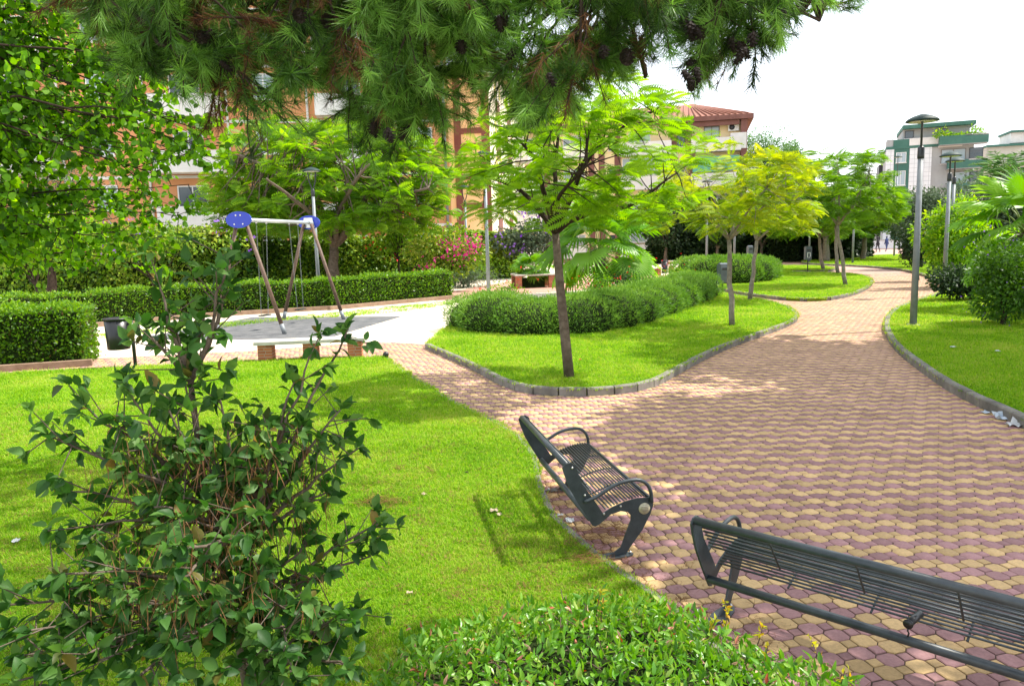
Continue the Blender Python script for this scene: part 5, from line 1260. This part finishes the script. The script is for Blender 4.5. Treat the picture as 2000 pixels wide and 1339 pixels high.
LB = [[T0, (-.8, .0, 4.9), (-.5, 1.7, 4.5), q3(820, -160, 5.4), q3(760, 60, 6.3), q3(770, 200, 6.8)],
      [T0, (.1, .1, 5.0), (.5, 1.7, 4.6), q3(1150, -170, 5.4), q3(1230, 40, 6.2), q3(1260, 150, 6.5)],
      [T1, (.6, .2, 5.4), (1.1, 1.8, 4.8), q3(1400, -180, 5.6), q3(1520, -10, 6.4), q3(1600, 40, 6.8)],
      [T1, (-1.6, .2, 5.3), (-1.4, 1.7, 4.7), q3(520, -160, 5.4), q3(450, 50, 6.0), q3(430, 170, 6.3)],
      [T0, (-1.3, .3, 4.9), (-1.0, 1.9, 4.3), q3(650, -110, 5.6), q3(600, 50, 6.0), q3(540, 150, 6.2)],
      [T1, (.1, .4, 5.3), (.2, 2.0, 4.7), q3(1000, -180, 6.0), q3(1010, 60, 6.8), q3(1030, 190, 7.1)],
      [T0, (-2.1, -.4, 4.8), (-2.0, 1.4, 4.4), q3(280, -80, 5.2), q3(290, 60, 5.5)],
      [np.array([-.8, -1.8, 8.0]), (-.5, 2.0, 8.1), (-.1, 5.6, 7.7), (.2, 8.6, 7.0)]]  # last limb: added high out of view, bears clumps that shade the left lawn
mb = MB(); LBP = []
for L_ in LB:
    q_ = catmull([np.array(k, float) for k in L_], .15); mb.tube(q_, np.linspace(.06, .008, len(q_)), 7); LBP.append(q_)
lp = np.vstack([q_[len(q_) // 4:] for q_ in LBP])
# cluster centres: inside the outline seen at the top of the photograph, and above it out of frame
cl_ = []
while len(cl_) < 525:
    x = g.uniform(170, 1660); y = g.uniform(-200, 290); yl = np.interp(x, edge[:, 0], edge[:, 1]) - 38
    if y > yl - 14 * abs(math.sin(x * .031)): continue
    if math.sin(x * .0125 + 1.1) * math.sin(y * .028 + .6) > .45 and y > -60 and not 340 < x < 1000: continue
    Y = g.uniform(3.2, 4.9)
    if 620 < x < 720 and 30 < y < 90 and g.random() < .6: continue
    cl_.append(at(x, y, Y))
for k in range(60):
    q_ = LBP[g.integers(0, len(LBP))]; p = q_[int(len(q_) * g.uniform(.3, .75))]; p = p + g.normal(0, .4, 3) * [1, 1, .5]; p[2] = max(p[2], 4.0) if p[1] < 2.2 else p[2]; cl_.append(p)
for k in range(170):  # unseen clumps added overhead to cast shade on the left lawn
    cl_.append((np.array([.45, 8.6, 7.1]) if k % 2 else np.array([1.5, 6.0, 7.5])) + g.normal(0, 1, 3) * [.85, .75, .22])
cl_ = np.array(cl_); pos = []; dr = []; bro = []; tw_end = []
for c in cl_:
    i = np.argmin(np.linalg.norm(lp - c, axis=1)); s0 = lp[i]
    tw = wig(s0, c, 6, .09, g); mb.tube(tw, np.linspace(.011, .004, 6), 5, cap=False)
    px_ = PX(c)[0]; dead = g.random() < (.30 if 320 < px_[0] < 700 and px_[1] < 130 else .06)
    for k in range(g.integers(4, 6)):
        d = unit(unit(c - s0) * .7 + g.normal(0, .75, 3) + np.array([0, 0, -.25])); e = c + d * g.uniform(.09, .25); sub = wig(tw[g.integers(3, 6)], e, 4, .08, g)
        mb.tube(sub, np.linspace(.004, .002, 4), 4, cap=False); tw_end.append(e)
        for t in np.linspace(.25, 1.0, 4):
            p = np.array([np.interp(t, np.linspace(0, 1, 4), sub[:, j]) for j in range(3)]); pos.append(p); dr.append(unit(e - sub[0]) + g.normal(0, .3, 3)); bro.append(dead or (t < .3 and g.random() < .25))
mb.build('limbs', M['barkdark'], root)
pos, dr, bro = np.array(pos), np.array(dr), np.array(bro)
scatter('needles', pos[~bro], dr[~bro], 0.112 * g.uniform(.75, 1.25, (~bro).sum()), T_bunch(46, 1.0, .029), M['L_pine'], root, g=g)
scatter('dead_needles', pos[bro], dr[bro] + [0, 0, -.5], .095 * g.uniform(.7, 1.2, bro.sum()), T_bunch(26, 1.0, .03), M['L_pinebrown'], root, g=g)
# cones: overlapping scales on an egg
def cone_mesh():
    V = []; Fc = []
    for i in range(46):
        t = (i + .5) / 46; a = i * 2.39996; rr = .030 * math.sin(math.pi * (t * .85 + .12)) + .004; z = -.045 + .09 * t
        o_ = np.array([math.cos(a), math.sin(a), 0]); s_ = np.array([-math.sin(a), math.cos(a), 0]); b = len(V); p = o_ * rr * .55 + [0, 0, z]; tip = o_ * (rr + .007) + [0, 0, z + .010]
        V += [p - s_ * .006, p + s_ * .006, tip + s_ * .008, tip - s_ * .008 ]; Fc.append([b, b + 1, b + 2, b + 3])
    n0 = len(V)
    for k in range(5):
        for j in range(8): a = j * math.pi / 4; t = k / 4; V.append(np.array([math.cos(a) * .02 * math.sin(math.pi * (t * .9 + .06)), math.sin(a) * .02 * math.sin(math.pi * (t * .9 + .06)), -.045 + .09 * t]))
    for k in range(4):
        for j in range(8): Fc.append([n0 + k * 8 + j, n0 + k * 8 + (j + 1) % 8, n0 + (k + 1) * 8 + (j + 1) % 8, n0 + (k + 1) * 8 + j])
    me = bpy.data.meshes.new('pine_cone'); me.from_pydata([tuple(v) for v in V], [], Fc); me.materials.append(M['cone']); me.update(); return me
cm = cone_mesh()
for (x, y) in ((385, 35), (392, 72), (408, 68), (455, 78), (585, 30), (590, 62), (735, 240), (728, 248), (730, 255), (760, 262), (792, 258), (1076, 155), (1100, 158), (975, 45), (985, 40), (1340, 50), (1350, 60), (1362, 62), (1375, 55), (1350, 130), (1342, 150), (1362, 145), (1352, 165), (1430, 85), (1445, 95), (1455, 100), (1448, 108), (1470, 75), (1130, 82), (1135, 15), (1180, 100), (1225, 110), (1525, 30), (640, 40), (440, 130), (345, 40), (330, 75), (900, 90), (1000, 100)):
    o = link('cone', cm, root); p = at(x, y, g.uniform(3.15, 3.5)); o.location = tuple(p - wloc(root)); o.rotation_euler = (g.uniform(2.2, 3.9), g.uniform(-.6, .6), g.uniform(0, 6)); o.scale = [g.uniform(.62, .85)] * 3

# ------------------------------------------------------------------ leafy tree reaching in from the left
root = thing('leafy_tree', 'tree with small rounded translucent leaves reaching in at the upper left', 'tree', (-8.2, 5.5, .02))
tk = catmull([(-8.2, 5.5, 0), (-8.0, 5.6, 2.0), (-7.6, 6.0, 4.2), (-7.2, 6.4, 5.6)], .4); MB().tube(tk, np.linspace(.20, .11, len(tk)), 10).build('trunk', M['bark'], root)
mb = MB(); Fk = [np.array(k) for k in ((-8.0, 5.6, 2.2), (-7.8, 5.8, 3.4), (-7.6, 6.0, 4.4), (-7.3, 6.3, 5.4))]
tips = [(420, 25), (385, 80), (330, 120), (400, 175), (300, 200), (410, 240), (360, 275), (395, 320), (330, 350), (350, 415), (290, 400), (240, 450), (180, 420), (130, 330), (60, 300), (90, 200), (200, 130), (120, 80), (250, 40), (40, 40), (40, 410), (100, 440), (20, 470), (150, 250), (230, 300), (260, 350), (320, 530), (285, 480), (60, 130), (200, 220), (180, 370), (10, 250), (360, 20), (150, 20), (280, 260), (70, 250), (310, 300), (220, 190), (430, 120), (415, 290), (440, 200), (380, 250), (350, 170), (420, 60), (300, 90), (340, 230), (370, 360), (-60, 100), (-80, 350), (-40, 440), (-90, 230)]
pos = []; dr = []
for k, (x, y) in enumerate(tips):
    Y = g.uniform(6.6, 8.6); tip = at(x, y, Y); st = Fk[min(3, int(np.interp(y, [0, 480], [3.9, 0])))]
    br = wig(st, tip, 14, .05, g, .07); mb.tube(br, np.linspace(.028, .004, 14), 5, cap=False)
    for j in range(30):
        t = g.uniform(.30, 1.0); p = np.array([np.interp(t, np.linspace(0, 1, 14), br[:, a]) for a in range(3)])
        e = p + unit(unit(tip - st) * .8 + g.normal(0, .6, 3) + np.array([0, 0, -.25])) * g.uniform(.2, .6); sub = wig(p, e, 5, .1, g); mb.tube(sub, np.linspace(.005, .002, 5), 4, cap=False)
        m_ = g.integers(14, 24)
        for q_ in range(m_):
            t2 = g.uniform(.1, 1); pp = np.array([np.interp(t2, np.linspace(0, 1, 5), sub[:, a]) for a in range(3)]); pos.append(pp + g.normal(0, .035, 3)); dr.append(g.normal(0, .6, 3) + np.array([.1, 0, -.7]))
mb.build('limbs', M['barkdark'], root)
pos, dr = np.array(pos), np.array(dr); q_ = PX(pos); keep = ~((q_[:, 0] > 300) & (q_[:, 1] > 440) & (q_[:, 0] > 340)); pos, dr = pos[keep], dr[keep]
scatter('leaves', pos, dr, .063 * g.uniform(.7, 1.25, len(pos)), ROUND, M['L_lime'], root, g=g)

# ------------------------------------------------------------------ big shrub in the left foreground
g = np.random.default_rng(210)
gb = np.array([-1.12, 2.95, .02])
root = thing('foreground_shrub', 'tall dark green shrub with oval leaves in the left foreground', 'shrub', gb)
mb = MB()
main = [(455, 495, 3.05, 1), (440, 555, 3.1, 1), (312, 560, 2.95, 1), (285, 640, 2.9, 1), (400, 600, 3.1, 1), (345, 650, 2.95, 1), (680, 640, 3.2, 1), (610, 680, 3.15, 1), (575, 745, 3.1, 1), (165, 790, 2.8, 1), (95, 850, 2.75, 1), (230, 830, 2.8, 1), (700, 875, 3.2, 1), (665, 800, 3.2, 1),
        (745, 1020, 3.15, 1), (725, 1085, 3.1, 1), (700, 1190, 2.95, 1), (650, 1250, 2.9, 1), (335, 1080, 2.35, 1), (350, 1130, 2.3, 1), (75, 1140, 2.5, 1), (20, 1180, 2.45, 1), (150, 1210, 2.5, 1), (470, 1210, 2.5, 1), (560, 1190, 2.6, 1), (340, 1260, 2.3, 1), (270, 1320, 2.3, 1), (430, 1310, 2.4, 1),
        (135, 960, 2.75, 1), (150, 1030, 2.7, 1), (500, 830, 3.0, 1), (430, 780, 2.95, 1), (250, 920, 2.75, 1), (570, 930, 3.0, 1), (640, 960, 3.1, 1), (400, 880, 2.85, 1), (330, 800, 2.85, 1), (300, 990, 2.7, 1), (480, 1000, 2.8, 1), (600, 1060, 2.85, 1), (420, 960, 2.8, 1), (540, 880, 2.95, 1), (360, 740, 2.9, 1), (200, 1100, 2.6, 1), (640, 1120, 2.9, 1), (520, 1100, 2.7, 1), (40, 1280, 2.4, 1), (600, 1320, 2.6, 1), (500, 1280, 2.55, 1), (190, 1290, 2.4, 1), (590, 830, 3.05, 1), (470, 900, 2.9, 1), (360, 1020, 2.7, 1), (260, 780, 2.8, 1), (60, 1230, 2.4, 1), (250, 1180, 2.4, 1), (110, 1300, 2.35, 1), (30, 1330, 2.3, 1), (380, 1180, 2.35, 1), (560, 1260, 2.5, 1), (660, 1200, 2.8, 1), (300, 1150, 2.35, 1), (680, 1300, 2.7, 1), (120, 1120, 2.5, 1)]
pos = []; dr = []; sz = []
hub = [gb + [0, 0, z] for z in (.25, .55, .85, 1.15)]
up_hub = at(372, 745, 2.95)
for (x, y, Y, _) in main:
    tip = at(x, y, Y)
    if y < 700 and x < 470: st = up_hub
    else: st = hub[min(3, max(0, int((tip[2] - .15) / .38)))]
    br = wig(st, tip, 9, .05, g, .03 if y > 700 else 0); mb.tube(br, np.linspace(.011, .0035, 9), 6, cap=False); Lb_ = np.linalg.norm(tip - st); ax_ = unit(tip - br[-3])
    sparse = (y < 770 and x > 480)
    # whorl at the tip
    for k in range(7):
        a = k * .9 + g.uniform(0, .4); pos.append(tip + g.normal(0, .006, 3)); dr.append(ax_ * g.uniform(.2, .9) + g.normal(0, .55, 3) + [0, 0, -.05]); sz.append(g.uniform(.055, .09))
    ns = int(Lb_ * .8 / (.05 if sparse else .0245))
    for k in range(ns):
        t = 1 - (k + g.uniform(0, 1)) / ns * min(.9, .9 / Lb_); p = np.array([np.interp(t, np.linspace(0, 1, 9), br[:, a]) for a in range(3)])
        if g.random() < .6:
            e = p + unit(g.normal(0, 1, 3) + ax_ * .6 + [0, 0, .1]) * g.uniform(.06, .20); mb.tube([p, e], [.003, .002], 4, cap=False)
            for q_ in range(5): pos.append(e + g.normal(0, .008, 3)); dr.append(unit(e - p) * .5 + g.normal(0, .6, 3) + [0, 0, -.1]); sz.append(g.uniform(.045, .085))
        else: pos.append(p); dr.append(g.normal(0, .7, 3) + ax_ * .4 + [0, 0, -.12]); sz.append(g.uniform(.05, .085))
for a in hub + [up_hub]: mb.tube(wig(gb - [0, 0, .04], a, 6, .03, g), np.linspace(.024, .012, 6), 8)
mb.build('stems', M['bark'], root)
pos, dr, sz = np.array(pos), np.array(dr), np.array(sz)
scatter('leaves', pos, dr, sz * .95, T_leaf(.54, .09, .24), M['L_shrub'], root, g=g, flat=.25)
# dead pine needles caught in the twigs
n = 2600; pc = PX(pos); inner = np.nonzero((pc[:, 0] > 170) & (pc[:, 0] < 640) & (pc[:, 1] > 820) & (pc[:, 1] < 1180))[0]
P_ = pos[g.choice(inner, n)] + g.normal(0, .03, (n, 3)); P_ = P_[P_[:, 2] > .15]
o = scatter('caught_needles', P_, g.normal(0, .35, (len(P_), 3)) + [0, 0, -1], .13 * g.uniform(.6, 1.2, len(P_)), T_kite(.022, .5), M['L_dry'], root, g=g); o['kind'] = 'stuff'

# ------------------------------------------------------------------ low lentisk hedge at the bottom edge
g = np.random.default_rng(220)
top_line = np.array([(700, 1339), (760, 1270), (830, 1215), (900, 1195), (980, 1185), (1060, 1165), (1130, 1150), (1200, 1150), (1270, 1158), (1330, 1180), (1400, 1215), (1480, 1250), (1560, 1285), (1640, 1315), (1720, 1350)])
hz = .62; tl = np.array([G(x, y + 4, hz)[:2] for x, y in top_line])
poly = np.vstack([tl, [[tl[-1][0], 1.45], [tl[0][0] - .1, 1.45]]])
c = poly.mean(0); root = thing('low_hedge', 'bright green low hedge with small pointed leaves at the bottom edge', 'hedge', (c[0], c[1], .02))
sm = lambda P: c + (P - c) * .9
cp = sm(poly); mb = MB(); nn_ = len(cp); mb.add([(*p, z) for z in (.0, hz - .16) for p in cp], [tuple(range(nn_ - 1, -1, -1)), tuple(range(nn_, 2 * nn_))] + [(i, (i + 1) % nn_, nn_ + (i + 1) % nn_, nn_ + i) for i in range(nn_)]); mb.build('stems', M['core'], root)
lo, hi = poly.min(0) - .05, poly.max(0) + .05; n = 60000; P_ = np.c_[g.uniform(lo[0], hi[0], n), g.uniform(lo[1], hi[1], n)]; P_ = P_[inside(P_, poly)][:8800]; n = len(P_)
dist = np.min(np.linalg.norm(P_[:, None] - tl[None], axis=2), 1)
z = hz + .02 - .06 * np.exp(-dist / .05) - np.abs(g.normal(0, .05, n)) + .035 * np.sin(P_[:, 0] * 9) * np.cos(P_[:, 1] * 8)
P3_ = np.c_[P_, z]
# skirt
m_ = 5000; k = g.integers(0, len(tl) - 1, m_); t = g.random((m_, 1)); S_ = tl[k] * t + tl[k + 1] * (1 - t); S_ = np.c_[S_ + g.normal(0, .025, (m_, 2)), g.uniform(.04, hz - .05, m_)]
P3_ = np.vstack([P3_, S_]); n = len(P3_)
scatter('leaves', P3_, g.normal(0, .55, (n, 3)) + [0, 0, .55], .046 * g.uniform(.6, 1.35, n), T_leaf(.36, .06, .1), M['L_lent'], root, g=g, rnd=g.beta(2, 2.4, n))
k = g.integers(0, 8800, 420); scatter('red_shoots', P3_[k] + [0, 0, .015], g.normal(0, .6, (420, 3)) + [0, 0, .4], .036 * g.uniform(.6, 1.3, 420), T_leaf(.3), M['L_lentred'], root, g=g)
mb = MB()
for k in g.integers(0, 8800, 700):
    a = P3_[k] - [0, 0, .05]; b = a + unit(g.normal(0, 1, 3) * [1, 1, .4] + [0, 0, .35]) * g.uniform(.05, .13); mb.tube([a, b], [.0028, .0018], 4, cap=False)
mb.build('twigs', M['timber'], root)
pos = []; dr = []; mb = MB()
for (x, y) in ((1175, 1150), (1180, 1165), (1415, 1170), (1420, 1190), (1400, 1205), (1490, 1220), (1580, 1240), (1500, 1260), (1650, 1310), (1660, 1300)):
    tip = G(x, y, hz + .07); st = tip + [g.normal(0, .03), g.normal(0, .03), -.14]; mb.tube(wig(st, tip, 4, .06, g), [.003, .003, .002, .002], 4, cap=False)
    for k in range(11): t = g.uniform(.35, 1); pos.append(st + (tip - st) * t); dr.append(g.normal(0, .8, 3) + [0, 0, .5])
mb.build('sprig_stems', M['timber'], root); scatter('young_sprigs', np.array(pos), np.array(dr), .03 * g.uniform(.7, 1.2, len(pos)), T_leaf(.4), M['L_young'], root, g=g)

# ------------------------------------------------------------------ trees standing right of the frame that shade the path
for k, (x, y, z, R, tr, lb, n) in enumerate(((9.7, 6.6, 8.8, (3.5, 3.2, 1.6), (11.6, 4.6), 'broad tree right of the frame that shades the near path', 9000), (12.6, 11.2, 9.6, (3.4, 3.2, 1.6), (14.5, 9.6), 'middle broad tree right of the frame that shades the path', 9000), (15.8, 15.0, 10.4, (3.6, 3.4, 1.7), (18.2, 12.9), 'farther broad tree right of the frame that shades the bend of the path', 9000), (19.6, 15.6, 9.8, (3.4, 3.6, 1.8), (21.0, 14.0), 'outermost broad tree right of the frame that shades the right lawn', 9000),
        (9.4, 10.0, 9.4, (2.6, 2.3, 1.4), (12.8, 8.0), 'smaller tree right of the frame between the two nearest shade trees', 6000), (12.4, 15.6, 10.8, (2.6, 3.0, 1.4), (16.2, 11.3), 'tall tree right of the frame leaning towards the path', 6500))):
    leaf_tree(lb, (*tr, .1), (x, y, z), R, 'L_far', n, .40, seed=240 + k, name='shade_tree', group='shade trees right of the frame', lobes=34, trunk_r=.25)

# ------------------------------------------------------------------ small things lying about
g = np.random.default_rng(230)
def crumple(name, p, s, mat, label, cat, z=.004, flat_=.35, group=None):
    P = G(*p) if len(p) == 2 else np.array(p); V = []; n = 7
    for i in range(n):
        for j in range(n): V.append(((i / (n - 1) - .5) * s + g.normal(0, s * .05), (j / (n - 1) - .5) * s * .8 + g.normal(0, s * .05), abs(g.normal(0, s * flat_ * .35)) + .004))
    Fc = [(i * n + j, (i + 1) * n + j, (i + 1) * n + j + 1, i * n + j + 1) for i in range(n - 1) for j in range(n - 1)]
    me = bpy.data.meshes.new(name); me.from_pydata(V, [], Fc); me.materials.append(M[mat]); me.update(); o = link(name, me); o.location = (P[0], P[1], z); o.rotation_euler = (0, 0, g.uniform(0, 6)); return tag(o, label, cat, group)
crumple('paper_scrap', (1113, 1018), .085, 'paper', 'white paper scrap on the paving under the medallion bench', 'litter')
crumple('paper_scrap', (1095, 1007), .05, 'paper', 'smaller paper scrap left of the white one under the medallion bench', 'litter')
crumple('plastic_bag', (1960, 818), .22, 'plastic', 'torn clear plastic bag lying against the right lawn kerb', 'litter', flat_=.5)
crumple('plastic_bag', (1985, 832), .20, 'paper', 'white plastic wrapper by the right lawn kerb at the photo edge', 'litter', flat_=.4)
crumple('plastic_bag', (1925, 807), .10, 'plastic', 'small plastic shred left of the torn bag at the right kerb', 'litter', flat_=.4)
for (x, y, s, mt, lb) in ((965, 1000, .07, 'leaflit', 'pale dry leaf on the left lawn right of the needle heap'), (975, 1008, .05, 'leaflit', 'small pale leaf touching the dry leaf on the left lawn'), (828, 968, .05, 'leaflit', 'pale dry leaf in the middle of the left lawn'), (32, 1060, .07, 'paper', 'whitish leaf on the lawn at the far left edge'), (912, 925, .035, 'cone', 'small dark cone on the sunny lawn'), (1133, 704, .05, 'leafred', 'red petal on the island lawn beside the young tree'), (800, 1162, .04, 'leaflit', 'pale scrap on the lawn near the low hedge'), (1862, 680, .12, 'paper', 'pale weed clump spot on the right lawn'), (1948, 688, .09, 'paper', 'white scrap on the right lawn')):
    P = G(x, y, .03 if x < 1050 else .11); o = crumple('fallen_leaf', (P[0], P[1], 0), s, mt, lb, 'leaf', .045 if x < 1050 else .13)
P = G(754, 700); o = MB().lathe((0, 0, 0), [(.02, 0), (.055, .025), (.065, .06), (.05, .10), (.01, .12)], 12).build('ball', M['black']); o.location = (P[0], P[1], .03); tag(o, 'small dark ball at the corner of the left lawn', 'ball')
def needle_heap(p, R, n, label, z):
    P = G(*p); q_ = np.c_[g.normal(0, R, n), g.normal(0, R * .7, n)]; zz = z + .05 * np.exp(-(q_ ** 2).sum(1) / (R * R)) * g.random(n) + .004
    o = scatter('needle_heap', np.c_[P[0] + q_[:, 0], P[1] + q_[:, 1], zz], np.c_[g.normal(0, 1, (n, 2)), g.normal(.05, .12, n)], .10 * g.uniform(.6, 1.1, n), T_kite(.03, .5), M['L_dry'], g=g); return tag(o, label, 'pine needles', kind='stuff')
needle_heap((740, 990), .10, 420, 'heap of brown pine needles on the lawn beside the foreground shrub', .05)
needle_heap((1195, 1045), .16, 700, 'heap of brown pine needles by the kerb under the medallion bench', .015)
needle_heap((1150, 1105), .09, 300, 'small needle heap on the lawn left of the medallion bench foot', .05)
needle_heap((1120, 965), .18, 500, 'loose brown needles beneath the medallion bench', .004)
